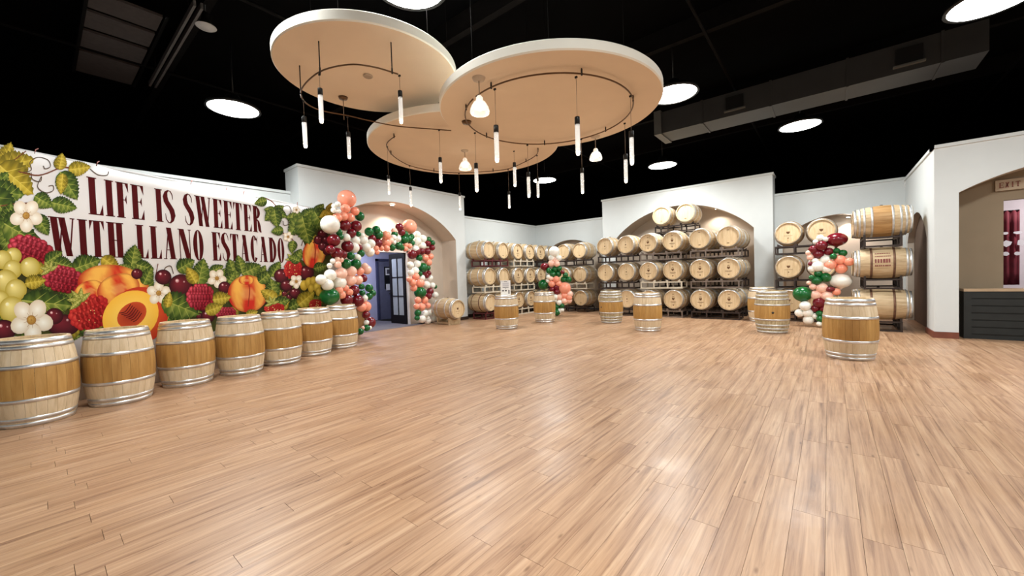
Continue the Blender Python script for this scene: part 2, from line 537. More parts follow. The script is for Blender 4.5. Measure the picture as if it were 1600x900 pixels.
# corridor behind the doorway
m = MB()
m.box((4.4, 13.2, 0), (10.6, 13.3, 3.0)); m.box((4.3, yb + .14, 0), (4.4, 13.3, 3.0)); m.box((10.5, yb + .14, 0), (10.6, 13.3, 3.0))
hall = struct('wall_corridor', m, LAV, 'lavender corridor wall seen through the open door')
m = MB(); m.box((4.4, yb + .14, 3.0), (10.6, 13.3, 3.1)); struct('ceiling_corridor', m, PAPER, 'white ceiling of the corridor behind the open door')
m = MB(); m.box((4.6, 10.30, -0.01), (D1 + 0.2, 13.2, 0.006)); struct('floor_corridor', m, CARPET, 'grey carpet in the doorway and corridor')
cl = thing('corridor_lamp', 'cool white ceiling lamp in the corridor behind the door', 'lamp', (6.9, 12.0, 2.9))
m = MB(); m.box((-.3, -.15, 0.03), (.3, .15, 0.1)); m.build('housing', PAPER, cl)
m = MB(); m.box((-.27, -.12, 0.015), (.27, .12, 0.03)); m.build('lens', plain('cool_lens', (1, 1, 1), emit=(0.75, 0.8, 1), estr=4), cl)
ld = bpy.data.lights.new('corridor_light', 'AREA'); ld.shape = 'RECTANGLE'; ld.size = .55; ld.size_y = .25; ld.energy = 42; ld.color = (0.74, 0.80, 1.0)
add('lamp_light', ld, cl)

# far door in the corridor
P0, P1 = at_y(593, 500, 13.2), at_y(622, 500, 13.2)
x0, x1 = P0.x, P0.x + 1.05
m = MB()
for b in (((x0 - .08, 13.12, 0), (x0, 13.21, 2.3)), ((x1, 13.12, 0), (x1 + .08, 13.21, 2.3)), ((x0 - .08, 13.12, 2.22), (x1 + .08, 13.21, 2.3))):
    m.box(*b)
d2 = struct('door_2', m, NAVY, 'slate grey corridor door with notices in its dark window, navy frame')
m = MB(); m.box((x0, 13.15, 0), (x1, 13.2, 2.22)); m.build('door_leaf', NAVY2, d2)
m = MB(); m.box((x0 + .25, 13.135, 1.15), (x0 + .75, 13.15, 2.0)); m.build('door_window', BLACKM, d2)
m = MB(); m.box((x0 + .3, 13.12, 1.68), (x0 + .62, 13.134, 1.95)); m.build('notice', PAPER, d2)
m = MB(); m.box((x0 + .34, 13.115, 1.73), (x0 + .58, 13.1195, 1.9)); m.build('notice_print', INKD, d2)
m = MB(); m.box((x0 + .3, 13.12, 1.1), (x0 + .6, 13.134, 1.34)); m.build('notice', PAPER, d2)

# open black french door, hinged on the right jamb and swung into the corridor
DX, DY0, DY1, DZ = 7.72, 10.80, 11.68, 2.36
m = MB(); t = 0.045
def dbox(mb, y0, y1, z0, z1, e=0.0):
    mb.box((DX - t / 2 - e, y0, z0), (DX + t / 2 + e, y1, z1))
st = .13
dbox(m, DY0, DY0 + st, 0.01, DZ); dbox(m, DY1 - st, DY1, 0.01, DZ); dbox(m, DY0 + st, DY1 - st, 0.01, .30); dbox(m, DY0 + st, DY1 - st, DZ - .16, DZ)
d1 = struct('door_1', m, DOORBK, 'open black french door with six frosted panes under the balloon arch')
gy = (DY0 + st, DY1 - st); gz = (.30, DZ - .16)
m = MB(); ym = (gy[0] + gy[1]) / 2
dbox(m, ym - .018, ym + .018, *gz); m.build('muntin', DOORBK, d1)
for k in (1, 2):
    z = gz[0] + (gz[1] - gz[0]) * k / 3
    m = MB(); dbox(m, gy[0], gy[1], z - .018, z + .018, -.001); m.build('muntin', DOORBK, d1)
for i in range(2):
    for k in range(3):
        m = MB(); h3 = (gz[1] - gz[0]) / 3
        y0 = gy[0] if i == 0 else ym + .018; y1 = ym - .018 if i == 0 else gy[1]
        m.box((DX - .006, y0, gz[0] + h3 * k + (.018 if k else 0)), (DX + .006, y1, gz[0] + h3 * (k + 1) - (.018 if k < 2 else 0)))
        m.build('pane', PANE, d1)
m = MB(); m.box((DX - .09, DY1 - .10, 1.0), (DX + .09, DY1 - .04, 1.04)); m.build('door_handle', BLACKM, d1)

# baseboards
def baseboard(name, lo, hi, mat, label):
    m = MB(); m.box(lo, hi); struct(name, m, mat, label)
baseboard('baseboard_left', (9.27, 9.975, 0), (9.735, 10.0, .11), DARKBASE, 'dark baseboard at the foot of the left arch pillar')
baseboard('baseboard_left_corner', (9.72, LY - .025, 0), (BX, LY, .11), DARKBASE, 'dark baseboard behind the left barrel racks')
baseboard('baseboard_back', (14.225, 1.28, 0), (14.25, 1.80, .11), DARKBASE, 'dark baseboard at the foot of the central arch pillar')
baseboard('baseboard_right', (RX - .02, -1.92, 0), (RX, -1.58, .12), REDBASE, 'red-brown baseboard under the white right pillar')
baseboard('baseboard_side', (RX, RY, 0), (11.85, RY + .02, .12), REDBASE, 'red-brown baseboard along the white side wall on the right')

# rooms's remaining walls, behind and beside the camera, and the black shell above
slab('wall_near', 'white wall behind the camera', (U0 - .2, V0, 0), (U0, LY, LOW))
slab('wall_far_right', 'white wall to the right of the camera', (U0, V0 - .2, 0), (RX, V0, LOW))
m = MB()
m.box((U0 - .5, V0 - .5, 5.95), (U1, V1, 6.05))
ceil_o = struct('ceiling', m, BLACKC, 'black painted open ceiling with beams and ducts')
m = MB()
m.box((U0 - .6, V0 - .6, 0), (U0 - .5, V1, 6)); m.box((U1, V0 - .6, 0), (U1 + .1, V1, 6)); m.box((U0 - .6, V0 - .7, 0), (U1, V0 - .6, 6)); m.box((U0 - .6, V1, 0), (U1, V1 + .1, 6))
struct('wall_shell', m, BLACKC, 'black upper walls beyond the low white walls')
for x in (-1.2, 1.8, 4.8, 7.6, 10.9, 13.6):
    m = MB(); m.box((x - .06, V0, 5.62), (x + .06, V1, 5.95)); m.build('beam', BEAMC, ceil_o)
for y in (-3.0, 1.6, 6.4, 9.6):
    m = MB(); m.tube([(U0, y, 5.5), (U1, y, 5.5)], .028, 6); m.build('conduit', BEAMC, ceil_o)

# stage / bar room beyond the right arch
PX = 11.56
hb = at_x(1590, 311, PX).z
m = MB()
m.box((PX, -2.56, 0), (PX + .12, RY - .32, 3.7)); m.box((PX, -6.2, hb), (PX + .12, -2.56, 3.7))
struct('wall_partition', m, TANW, 'tan partition wall behind the bar inside the right arch')
m = MB(); m.box((15.6, -8.0, 0), (15.7, -1.95, 3.7)); m.box((PX, -8.0, 0), (15.6, -7.9, 3.7)); m.box((PX + .12, -1.97, 0), (15.6, -1.9, 3.7))
struct('wall_bar_room', m, PINKW, 'pale pinkish wall of the room behind the bar')
m = MB(); m.box((PX, -8, 3.7), (15.7, -1.9, 3.8)); struct('ceiling_bar_room', m, WHITE, 'white ceiling of the room behind the bar')
m = MB(); m.box((PX, -8, -0.1), (15.7, -1.9, 0.0)); struct('floor_bar_room', m, TANW, 'brown floor of the room behind the bar')
ld = bpy.data.lights.new('bar_room_light', 'AREA'); ld.shape = 'DISK'; ld.size = .4; ld.energy = 70; ld.color = (1, .93, .95)
bl = thing('bar_room_lamp', 'round ceiling lamp in the room behind the bar', 'lamp', (14.0, -4.5, 3.55))
m = MB(); m.lathe([(.24, .15), (.24, .03), (.2, .02)], 20, cap0=True); m.build('housing', PAPER, bl)
m = MB(); m.lathe([(.2, .02), (.001, .015)], 20); m.build('lens', LENS, bl)
add('lamp_light', ld, bl)

bar = thing('bar_counter', 'black-fronted bar counter with brown top under the right arch', 'bar', (11.35, -2.0, 0))
m = MB(); m.box((-.12, -2.97, 0), (.16, 0.0, .90)); m.build('body', BARF, bar)
for k in range(6):
    m = MB(); z = .10 + k * .135
    m.box((-.14, -2.97, z), (-.12, -.10, z + .115)); m.build('front_board', BARF, bar)
m = MB(); m.box((-.15, -.10, 0), (-.12, 0, .9)); m.build('corner_post', BARF, bar)
m = MB(); m.box((-.15, -2.97, .90), (.20, 0.0, .95)); m.build('counter_top', BART, bar)

# exit sign on the partition
es = thing('exit_sign', 'dim tan exit sign on the wall inside the right arch', 'sign', at_x(1577, 297, PX - .03))
m = MB(); m.box((-.02, -.17, 0), (.02, .17, .20)); m.build('sign_box', EXITB, es)

def letter_shapes(ch, w, t=0.2, th=0.05, sf=0.07):
    """Strokes of a high-contrast serif capital in a w x 1 box: a list of polygons."""
    P = []
    def rect(x0, y0, x1, y1): P.append([(x0, y0), (x1, y0), (x1, y1), (x0, y1)])
    def stem(x, y0=0.0, y1=1.0, tt=None, s0=True, s1=True):
        tt = tt or t
        rect(x - tt / 2, y0, x + tt / 2, y1)
        if s0: rect(x - tt / 2 - sf, y0, x + tt / 2 + sf, y0 + th * .8)
        if s1: rect(x - tt / 2 - sf, y1 - th * .8, x + tt / 2 + sf, y1)
    def diag(xa, ya, xb, yb, tt): P.append([(xa - tt / 2, ya), (xa + tt / 2, ya), (xb + tt / 2, yb), (xb - tt / 2, yb)])
    def wedge(x, y0, y1, d): P.append([(x, y0), (x, y1), (x - d, y0)])
    def ring(cx, cy, rx, ry, tx, ty, a0=0.0, a1=2 * math.pi, n=28):
        for k in range(n):
            a, b = a0 + (a1 - a0) * k / n, a0 + (a1 - a0) * (k + 1) / n
            P.append([(cx + rx * math.cos(a), cy + ry * math.sin(a)), (cx + rx * math.cos(b), cy + ry * math.sin(b)),
                      (cx + (rx - tx) * math.cos(b), cy + (ry - ty) * math.sin(b)), (cx + (rx - tx) * math.cos(a), cy + (ry - ty) * math.sin(a))])
    def stroke(pts, ws):
        n = len(pts)
        L, R = [], []
        for i, (x, y) in enumerate(pts):
            ax, ay = pts[max(0, i - 1)]; bx, by = pts[min(n - 1, i + 1)]
            dx, dy = bx - ax, by - ay; l = math.hypot(dx, dy) or 1
            L.append((x - dy / l * ws[i] / 2, y + dx / l * ws[i] / 2)); R.append((x + dy / l * ws[i] / 2, y - dx / l * ws[i] / 2))
        for i in range(n - 1):
            P.append([L[i], L[i + 1], R[i + 1], R[i]])
    lx = sf + t / 2
    e = .26 * w; hb_ = th * .8
    if ch == 'I': stem(w / 2)
    elif ch == 'L': stem(lx); rect(lx, 0, w, hb_); wedge(w, hb_ * .7, .30, e)
    elif ch in 'EF':
        stem(lx); rect(lx, 1 - hb_, w, 1); P.append([(w, 1 - hb_ * .5), (w - e, 1 - hb_ * .7), (w, .72)])
        rect(lx, .5, w - .16 * w, .5 + th * .7); P.append([(w - .16 * w, .38), (w - .16 * w, .66), (w - .16 * w - e * .6, .515)])
        if ch == 'E': rect(lx, 0, w, hb_); wedge(w, hb_ * .7, .30, e)
    elif ch == 'T':
        stem(w / 2, s1=False); rect(0, 1 - hb_, w, 1)
        P.append([(0, 1 - hb_ * .5), (0, .72), (e * .8, 1 - hb_ * .7)]); P.append([(w, 1 - hb_ * .5), (w - e * .8, 1 - hb_ * .7), (w, .72)])
    elif ch == 'H':
        stem(lx); stem(w - lx); rect(lx, .48, w - lx, .48 + th * .7)
    elif ch == 'N':
        tk = th * .7
        diag(sf + t * .55, 1, w - sf - t * .45, 0, t * 1.1); rect(sf + .01, 0, sf + .01 + tk, 1); rect(w - sf - tk, 0, w - sf, 1)
        rect(0, 0, sf * 2 + tk, hb_); rect(w - sf * 2 - tk, 1 - hb_, w, 1); rect(0, 1 - hb_, sf + .06, 1)
    elif ch == 'A':
        tk = th * .8
        diag(w * .46, 1, w - sf - t / 2, 0, t); diag(w * .44, 1, sf + tk, 0, tk); rect(w * .24, .28, w * .70, .28 + th * .7)
        rect(0, 0, sf * 2 + tk, hb_); rect(w - 2 * sf - t, 0, w, hb_)
    elif ch == 'W':
        q = w / 4; tk = th * .8
        diag(sf + t / 2, 1, q * 1.35, 0, t * .9); diag(q * 1.40, 0, q * 2.15, 1, tk); diag(q * 2.0, 1, q * 2.95, 0, t * .9); diag(q * 3.0, 0, w - sf, 1, tk)
        rect(0, 1 - hb_, sf * 2 + t, 1); rect(q * 1.75, 1 - hb_, q * 2.5, 1); rect(w - sf * 2 - tk, 1 - hb_, w, 1)
    elif ch == 'O': ring(w / 2, .5, w / 2, .52, t * .95, .035)
    elif ch == 'C':
        ring(w / 2, .5, w / 2, .52, t * .95, .035, math.radians(42), math.radians(318)); P.append([(w * .9, .62), (w * .98, 1.0), (w * .8, .88)])
    elif ch == 'D':
        stem(lx); ring(lx, .5, w - lx, .5, t * .95, .035, -math.pi / 2, math.pi / 2)
    elif ch == 'R':
        stem(lx); ring(lx, .75, w * .90 - lx, .25, t * .85, .035, -math.pi / 2, math.pi / 2)
        stroke([(w * .45, .5), (w * .66, .42), (w * .74, .25), (w * .80, .08), (w * .95, .0), (w, .05)], [.04, t * .6, t * .9, t * .8, .04, .015])
    elif ch == 'S':
        pts = []; ws = []
        ctrl = [(.90, .74, .02), (.86, .88, .04), (.68, .985, .05), (.46, 1.0, .06), (.24, .94, .12), (.14, .80, .19), (.22, .66, .21), (.48, .53, .22), (.74, .40, .22), (.86, .24, .20), (.76, .08, .12), (.54, .0, .06), (.34, .01, .05), (.14, .10, .04), (.08, .28, .02)]
        for x, y, q in ctrl: pts.append((x * w, y)); ws.append(q * t / .2)
        stroke(pts, ws)
    elif ch == 'X':
        diag(.05 + t / 2, 1, w - .05 - t / 2, 0, t); diag(w - .1, 1, .1, 0, th * 1.5)
    return P

m = MB(); cur = .125
for ch in 'EXIT':
    w_ = .045 if ch == 'I' else .055
    for pl in letter_shapes(ch, w_ / .10, t=.16, th=.14, sf=.02):
        m.poly([(-.024, cur - x * .10, .05 + y * .10) for x, y in pl])
    cur -= w_ + .013
m.build('lettering', EXITM, es)

# maroon hanging in the bar room
hx = 14.6
H0, H1 = at_x(1556, 331, hx), at_x(1593, 331, hx)
hz = at_x(1580, 445, hx).z
hg = thing('wall_hanging', 'maroon cloth hanging with white lettering in the room behind the bar', 'hanging', (hx, (H0.y + H1.y) / 2, hz))
hw = abs(H0.y - H1.y) / 2; hh = H0.z - hz
m = MB(); n = 16
cols = []
for i in range(n + 1):
    y = -hw + 2 * hw * i / n
    r_ = [m.vert((.02 * math.sin(i * 1.3), y, hh * k / 6)) for k in range(7)]
    cols.append(r_)
for a, b in zip(cols, cols[1:]):
    for k in range(6): m.face((a[k], a[k + 1], b[k + 1], b[k]), 0, True)
o = m.build('cloth', REDCL, hg); md = o.modifiers.new('thickness', 'SOLIDIFY'); md.thickness = .01
q = random.Random(3)
for row, (z, s_) in enumerate(((.70, .07), (.56, .16), (.42, .10))):
    y = hw * .55
    for k in range(3):
        wd = q.uniform(.10, .17)
        m = MB()
        m.poly([(-.035, y - wd * .5 + wd * .5 * math.cos(a_ * 6.283 / 9) * q.uniform(.7, 1), hh * z + s_ * .6 * math.sin(a_ * 6.283 / 9) * q.uniform(.6, 1)) for a_ in range(9)])
        m.build('print_mark', CLOTHW, hg)
        y -= wd + .05
m = MB(); m.tube([(0, -hw, hh), (0, hw, hh)], .012, 6); m.build('rod', BLACKM, hg)

# security camera on the wall corner
sp = at_x(1421, 288, BX)
sc_ = thing('security_camera', 'small dark dome camera high on the wall near the right corner', 'camera', (BX, sp.y, sp.z))
m = MB(); m.lathe([(.10, 0), (.10, -.03), (.085, -.05)], 16, Matrix.Rotation(math.pi / 2, 4, 'Y'), cap0=True); m.build('base', PAPER, sc_)
m = MB(); m.lathe([(.075, -.05), (.07, -.08), (.045, -.11), (.001, -.125)], 16, Matrix.Rotation(math.pi / 2, 4, 'Y')); m.build('dome', BLACKM, sc_)

# ================================================================ CEILING THINGS
# suspended discs
DZ1, DZ2, DZ3 = 3.87, 3.35, 3.62
def over_head(cx, cy, R, z): return (cx * (z - CAM_H), cy * (z - CAM_H)), R * (z - CAM_H)
DISCS = [('smallest cream ceiling disc, highest and furthest left', *over_head(1.077, 1.725, .415, DZ1), DZ1, .11),
         ('lowest cream ceiling disc on the right, nearest the camera', *over_head(2.027, 1.321, .656, DZ2), DZ2, .10),
         ('largest cream ceiling disc behind the two others', *over_head(2.163, 2.188, .719, DZ3), DZ3, .11)]
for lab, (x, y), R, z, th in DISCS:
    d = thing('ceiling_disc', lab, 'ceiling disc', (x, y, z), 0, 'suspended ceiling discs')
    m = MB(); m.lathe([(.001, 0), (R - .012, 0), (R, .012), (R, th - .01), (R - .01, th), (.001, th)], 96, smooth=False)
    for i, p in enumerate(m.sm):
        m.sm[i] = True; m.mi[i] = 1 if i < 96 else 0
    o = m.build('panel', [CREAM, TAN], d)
    es_ = o.modifiers.new('edges', 'EDGE_SPLIT'); es_.split_angle = math.radians(40)
    for k in range(4):
        a = .6 + k * math.pi / 2
        m = MB(); m.tube([(R * .7 * math.cos(a), R * .7 * math.sin(a), th), (R * .7 * math.cos(a), R * .7 * math.sin(a), 5.95 - z)], .003, 5)
        m.build('hanging_cable', BEAMC, d)
p = at_z(575, 118, DZ1)
o = thing('ceiling_speaker', 'small round flush fitting in the left ceiling disc', 'speaker', (p.x, p.y, DZ1 - .02))
m = MB(); m.lathe([(.05, .02), (.055, .006), (.045, 0)], 20, cap1=False); m.build('ring', plain('tan_metal', (.45, .36, .27), .5), o)
m = MB(); m.lathe([(.045, .0), (.001, .004)], 20); m.build('grille', plain('tan_mesh', (.30, .23, .17), .7), o)

# rails
def rail(label, pts, z, ztop, standoffs):
    t_ = thing('track_rail', label, 'light track', (pts[0][0], pts[0][1], z))
    o0 = Vector((pts[0][0], pts[0][1], z))
    m = MB(); m.tube([Vector((x, y, z)) - o0 for x, y in pts], .008, 8); m.build('rail', BRONZE, t_)
    for i in standoffs:
        x, y = pts[i]
        m = MB(); m.tube([Vector((x, y, z)) - o0, Vector((x, y, ztop)) - o0], .006, 6); m.build('standoff', BLACKM, t_)
        m = MB(); m.tube([Vector((x, y, z - .014)) - o0, Vector((x, y, z + .04)) - o0], .009, 8); m.build('clamp', BLACKM, t_)
    return t_
def circle(c, R, a0, a1, n):
    return [(c[0] + R * math.cos(a0 + (a1 - a0) * k / n), c[1] + R * math.sin(a0 + (a1 - a0) * k / n)) for k in range(n + 1)]
def spline(pts, n=6):
    out = []
    for i in range(len(pts) - 1):
        p0, p1, p2, p3 = pts[max(0, i - 1)], pts[i], pts[i + 1], pts[min(len(pts) - 1, i + 2)]
        for k in range(n):
            t = k / n
            out.append(tuple(.5 * (2 * p1[j] + (p2[j] - p0[j]) * t + (2 * p0[j] - 5 * p1[j] + 4 * p2[j] - p3[j]) * t * t + (3 * p1[j] - p0[j] - 3 * p2[j] + p3[j]) * t ** 3) for j in (0, 1)))
    out.append(pts[-1])
    return out
Z1, Z2, Z3 = 3.57, DZ2 - .05, DZ3 - .05
r1 = [at_z(x, y, Z1) for x, y in ((622, 116), (585, 105), (545, 101), (500, 112), (472, 138), (475, 158), (500, 172), (545, 181), (575, 188), (620, 197), (680, 202), (705, 204))]
rail('bronze curved light track hanging below the left ceiling disc', spline([(p.x, p.y) for p in r1]), Z1, DZ1, (2, 18, 26))
r2 = circle((2.0705 * (Z2 - CAM_H), 1.357 * (Z2 - CAM_H)), .513 * (Z2 - CAM_H), math.radians(-196), math.radians(160), 72)
rail('bronze ring light track below the large right ceiling disc', r2, Z2, DZ2, (3, 14, 25, 36, 47, 58, 69))
r3 = [at_z(x, y, Z3) for x, y in ((617, 213), (606, 222), (605, 230), (616, 245), (641, 259), (678, 267), (715, 270), (758, 268), (793, 264), (822, 252), (838, 242), (841, 233))]
rail('bronze curved light track below the rear ceiling disc', spline([(p.x, p.y) for p in r3]), Z3, DZ3, (1, 16, 30, 44, 54, 64))

# pendants: (wire px, rail height, cap top y, tube bottom y, label)
PEND = [(499, 114, Z1, 138, 191, 'left disc, left of the two nearest'), (624, 116, Z1, 142, 192, 'left disc, right end'),
        (474, 156, Z1, 182, 230, 'left disc, furthest left of all'), (543, 181, Z1, 206, 247, 'left disc, before the black ceiling'),
        (686, 202, Z1, 246, 285, 'rear disc, left of the white bell pendant'), (742, 206, Z2, 255, 299, 'right disc, beside the small bell pendant'),
        (773, 137, Z2, 196, 253, 'large right disc, nearest its left side'), (900, 118, Z2, 183, 242, 'right disc, longest, near its middle'),
        (985, 148, Z2, 205, 257, 'large right disc, furthest right'), (976, 191, Z2, 241, 285, 'large right disc, second from the right'),
        (908, 216, Z2, 263, 302, 'large right disc, below its far rim'), (824, 225, Z2, 269, 308, 'right disc, left of the lamp behind'),
        (803, 262, Z3, 254, 291, ''), (839, 242, Z3, 277, 308, 'rear disc, right end of its track'), (794, 264, Z3, 299, 325, 'rear disc, lowest against the black ceiling'),
        (605, 228, Z3, 274, 303, 'rear disc, first before the white wall'), (640, 258, Z3, 292, 322, 'rear disc, second before the white wall'),
        (717, 270, Z3, 301, 328, 'rear disc, third before the white wall')]
tube_mesh = {}
for (x, y, z, cy, by, lab) in PEND:
    if lab == '':
        P = at_z(803, 235, Z3); lab = 'rear disc, left of the bright lamp'
    else:
        P = at_z(x, y, z)
    n = Vector((P.x, P.y, 0)).normalized()
    top = at_plane(x, cy, P, n).z; bot = at_plane(x, by, P, n).z
    L = top - bot
    t_ = thing('pendant_light', 'glass tube pendant with black cap under the ' + lab, 'pendant lamp', (P.x, P.y, bot), 0, 'glass tube pendants')
    cap = L * .20; q = L * .066
    m = MB(); m.tube([(0, 0, L), (0, 0, P.z - bot - .012)], .0022, 5); m.build('wire', WIRE, t_)
    m = MB(); m.lathe([(.001, L), (q, L), (q * 1.08, L - .01), (q * 1.08, L - cap), (.001, L - cap)], 14); m.build('cap', BLACKM, t_)
    m = MB(); m.lathe([(.001, .0), (q * .7, .008), (q, .03), (q, L - cap)], 14); gt = m.build('glass_tube', TUBE, t_)
    m = MB(); m.lathe([(.001, -.008), (q * .6, -.003), (q * .8, .012), (q * .6, .028), (.001, .03)], 12); m.build('bulb', GLOW, gt)
    m = MB(); m.box((-.007, -.012, P.z - bot - .024), (.007, .012, P.z - bot - .008)); m.build('clamp', BLACKM, t_)
    ld = bpy.data.lights.new('pendant_glow', 'POINT'); ld.energy = 1.0; ld.color = (1, .80, .55); ld.shadow_soft_size = .03
    o = add('lamp_light', ld, t_); o.location = (0, 0, -.05)

# bell pendants
for (x, ty, cyy, by, z, lab) in ((748, 122, 150, 178, DZ2, 'left part of the large right disc'), (726, 235, 247, 265, DZ3, 'middle of the rear disc'), (930, 213, 232, 250, DZ2, 'far rim of the large right disc')):
    P = at_z(x, ty, z); n = Vector((P.x, P.y, 0)).normalized()
    top = at_plane(x, cyy, P, n).z; bot = at_plane(x, by, P, n).z
    L = top - bot; R = L * .56
    t_ = thing('bell_pendant', 'white glass bell pendant hanging from the ' + lab, 'pendant lamp', (P.x, P.y, bot), 0, 'white bell pendants')
    m = MB(); m.tube([(0, 0, L), (0, 0, z - bot)], .005, 5); m.build('wire', WIRE, t_)
    m = MB(); m.lathe([(.001, z - bot - .03), (.055, z - bot - .02), (.065, z - bot)], 16); m.build('canopy', plain('tan_metal', (.45, .36, .27), .5), t_)
    m = MB(); m.lathe([(R * .92, 0), (R, L * .1), (R * .9, L * .35), (R * .62, L * .62), (R * .38, L * .72), (R * .34, L * .9), (R * .2, L)], 22); m.build('shade', FROST, t_)
    m = MB(); m.lathe([(.001, L * .15), (R * .35, L * .25), (R * .4, L * .45), (.001, L * .6)], 12); m.build('bulb', plain('bell_bulb', (1, 1, 1), emit=(1, .9, .75), estr=1.3), t_)
    ld = bpy.data.lights.new('bell_glow', 'POINT'); ld.energy = 0.6; ld.color = (1, .88, .7); ld.shadow_soft_size = .05
    o = add('lamp_light', ld, t_); o.location = (0, 0, -.08)

# power feed canopies on the discs
for (x, y, z, zr, lab) in ((536, 152, DZ1, Z1 + .01, 'left disc'), (729, 190, DZ2, Z2 + .01, 'left end of the ring track')):
    P = at_z(x, y, z)
    o = thing('feed_canopy', 'small bronze power feed canopy at the ' + lab, 'light fitting', (P.x, P.y, zr))
    m = MB(); m.lathe([(.001, z - zr - .03), (.05, z - zr - .025), (.06, z - zr)], 18, cap1=True); m.build('canopy', BRONZE, o)
    m = MB(); m.tube([(0, 0, 0), (0, 0, z - zr - .02)], .005, 5); m.build('feed_wire', WIRE, o)

# high-bay lamps; the first seven are in the picture, the others are unseen, some added to fill floor, barrels and rims
HB = [(365, 171, 4.75, 'above the banner on the left'), (1052, 148, 4.75, 'beside the rim of the large right disc'), (1250, 197, 4.82, 'right of the grey duct, above the stacked barrels'),
      (1035, 259, 4.76, 'above the central arch wall'), (851, 282, 4.92, 'far off above the corner, behind the pendants'), (1552, 2, 4.75, 'in the top right corner of the view'), (640, -24, 4.75, 'above the left disc at the top edge')]
spots = [(at_z(x, y, z), lab) for x, y, z, lab in HB]
spots += [(Vector(p), lab) for p, lab in (((1.0, 4.4, 4.85), 'placed out of view to brighten the banner and its barrels'), ((7.4, 7.4, 4.85), 'added unseen behind the suspended discs to fill the mid floor'), ((0.6, -0.6, 4.85), 'placed out of view over the camera to light the disc rims'), ((-2.5, -3.5, 4.85), 'behind the camera'), ((3.5, -5.5, 4.85), 'over the far right of the hall'), ((6.5, -6.0, 4.85), 'over the floor before the bar'))]
for P, lab in spots:
    t_ = thing('high_bay_lamp', 'bright round ceiling lamp ' + lab, 'ceiling lamp', P, 0, 'high bay ceiling lamps')
    m = MB(); m.lathe([(.001, .26), (.10, .26), (.13, .20), (.16, .10), (.42, .06), (.44, .0), (.40, .0)], 28); m.build('housing', BLACKM, t_)
    m = MB(); m.lathe([(.40, .004), (.001, .004)], 28); m.build('lens', LENS, t_)
    m = MB(); m.tube([(0, 0, .26), (0, 0, 5.95 - P.z)], .012, 6); m.build('stem', BLACKM, t_)
    ld = bpy.data.lights.new('high_bay_light', 'AREA'); ld.shape = 'DISK'; ld.size = .78; ld.energy = LAMP_POWER; ld.color = LAMP_COLOR
    ld.spread = math.radians(175)
    o = add('lamp_light', ld, t_); o.location = (0, 0, -.012)

# recessed downlight in the left arch
P = at_y(613, 320, 10.32)
dl = thing('downlight', 'small recessed downlight at the top of the left arch', 'lamp', (P.x, 10.32, 3.755))
m = MB(); m.lathe([(.07, .03), (.075, 0), (.055, 0)], 18); m.build('trim_ring', PAPER, dl)
m = MB(); m.lathe([(.055, .002), (.001, .002)], 18); m.build('lens', LENS, dl)
ld = bpy.data.lights.new('downlight', 'SPOT'); ld.energy = 110; ld.spot_size = math.radians(120); ld.spot_blend = .6; ld.color = (1, .86, .72); ld.shadow_soft_size = .05
o = add('lamp_light', ld, dl); o.location = (0, 0, -.02)
dl2 = thing('downlight', 'recessed downlight in the niche behind the right balloon column', 'lamp', (BX + .16, -0.45, 2.86))
m = MB(); m.lathe([(.06, .03), (.065, 0), (.05, 0)], 18); m.build('trim_ring', PAPER, dl2)
m = MB(); m.lathe([(.05, .002), (.001, .002)], 18); m.build('lens', LENS, dl2)
ld = bpy.data.lights.new('downlight', 'SPOT'); ld.energy = 50; ld.spot_size = math.radians(110); ld.spot_blend = .6; ld.color = (1, .80, .68); ld.shadow_soft_size = .04
o = add('lamp_light', ld, dl2); o.location = (0, 0, -.02)

dl3 = thing('downlight', 'recessed downlight inside the central arch above the barrels', 'lamp', (14.85, 2.95, 3.55))
m = MB(); m.lathe([(.06, .03), (.065, 0), (.05, 0)], 18); m.build('trim_ring', PAPER, dl3)
m = MB(); m.lathe([(.05, .002), (.001, .002)], 18); m.build('lens', LENS, dl3)
ld = bpy.data.lights.new('downlight', 'SPOT'); ld.energy = 60; ld.spot_size = math.radians(130); ld.spot_blend = .6; ld.color = (1, .90, .78); ld.shadow_soft_size = .04
o = add('lamp_light', ld, dl3); o.location = (0, 0, -.02)

# duct
dk = thing('air_duct', 'grey rectangular air duct with dark vents under the black ceiling', 'duct', (9.7, 3.1, 4.8))
m = MB(); m.box((0, -5.1, 0), (.75, 0, .5)); m.build('duct_body', DUCT, dk)
m = MB(); m.box((-.05, 0, -.02), (.8, .16, .54)); m.build('duct_end', DUCTW, dk)
for y in (-.9, -2.2, -3.4, -4.6):
    m = MB(); m.box((-.015, y - .02, -.015), (.765, y + .02, .515)); m.build('duct_flange', DUCT, dk)
for px, py in ((1148, 160), (1420, 95)):
    P = at_x(px, py, 9.7)
    y = P.y - 3.1
    m = MB(); m.box((-.03, y - .17, .12), (0, y + .17, .40)); o = m.build('vent', BLACKM, dk)
    m2 = MB(); m2.box((-.07, y - .2, .085), (0, y + .2, .115)); m2.build('vent_lip', DUCTW, o)
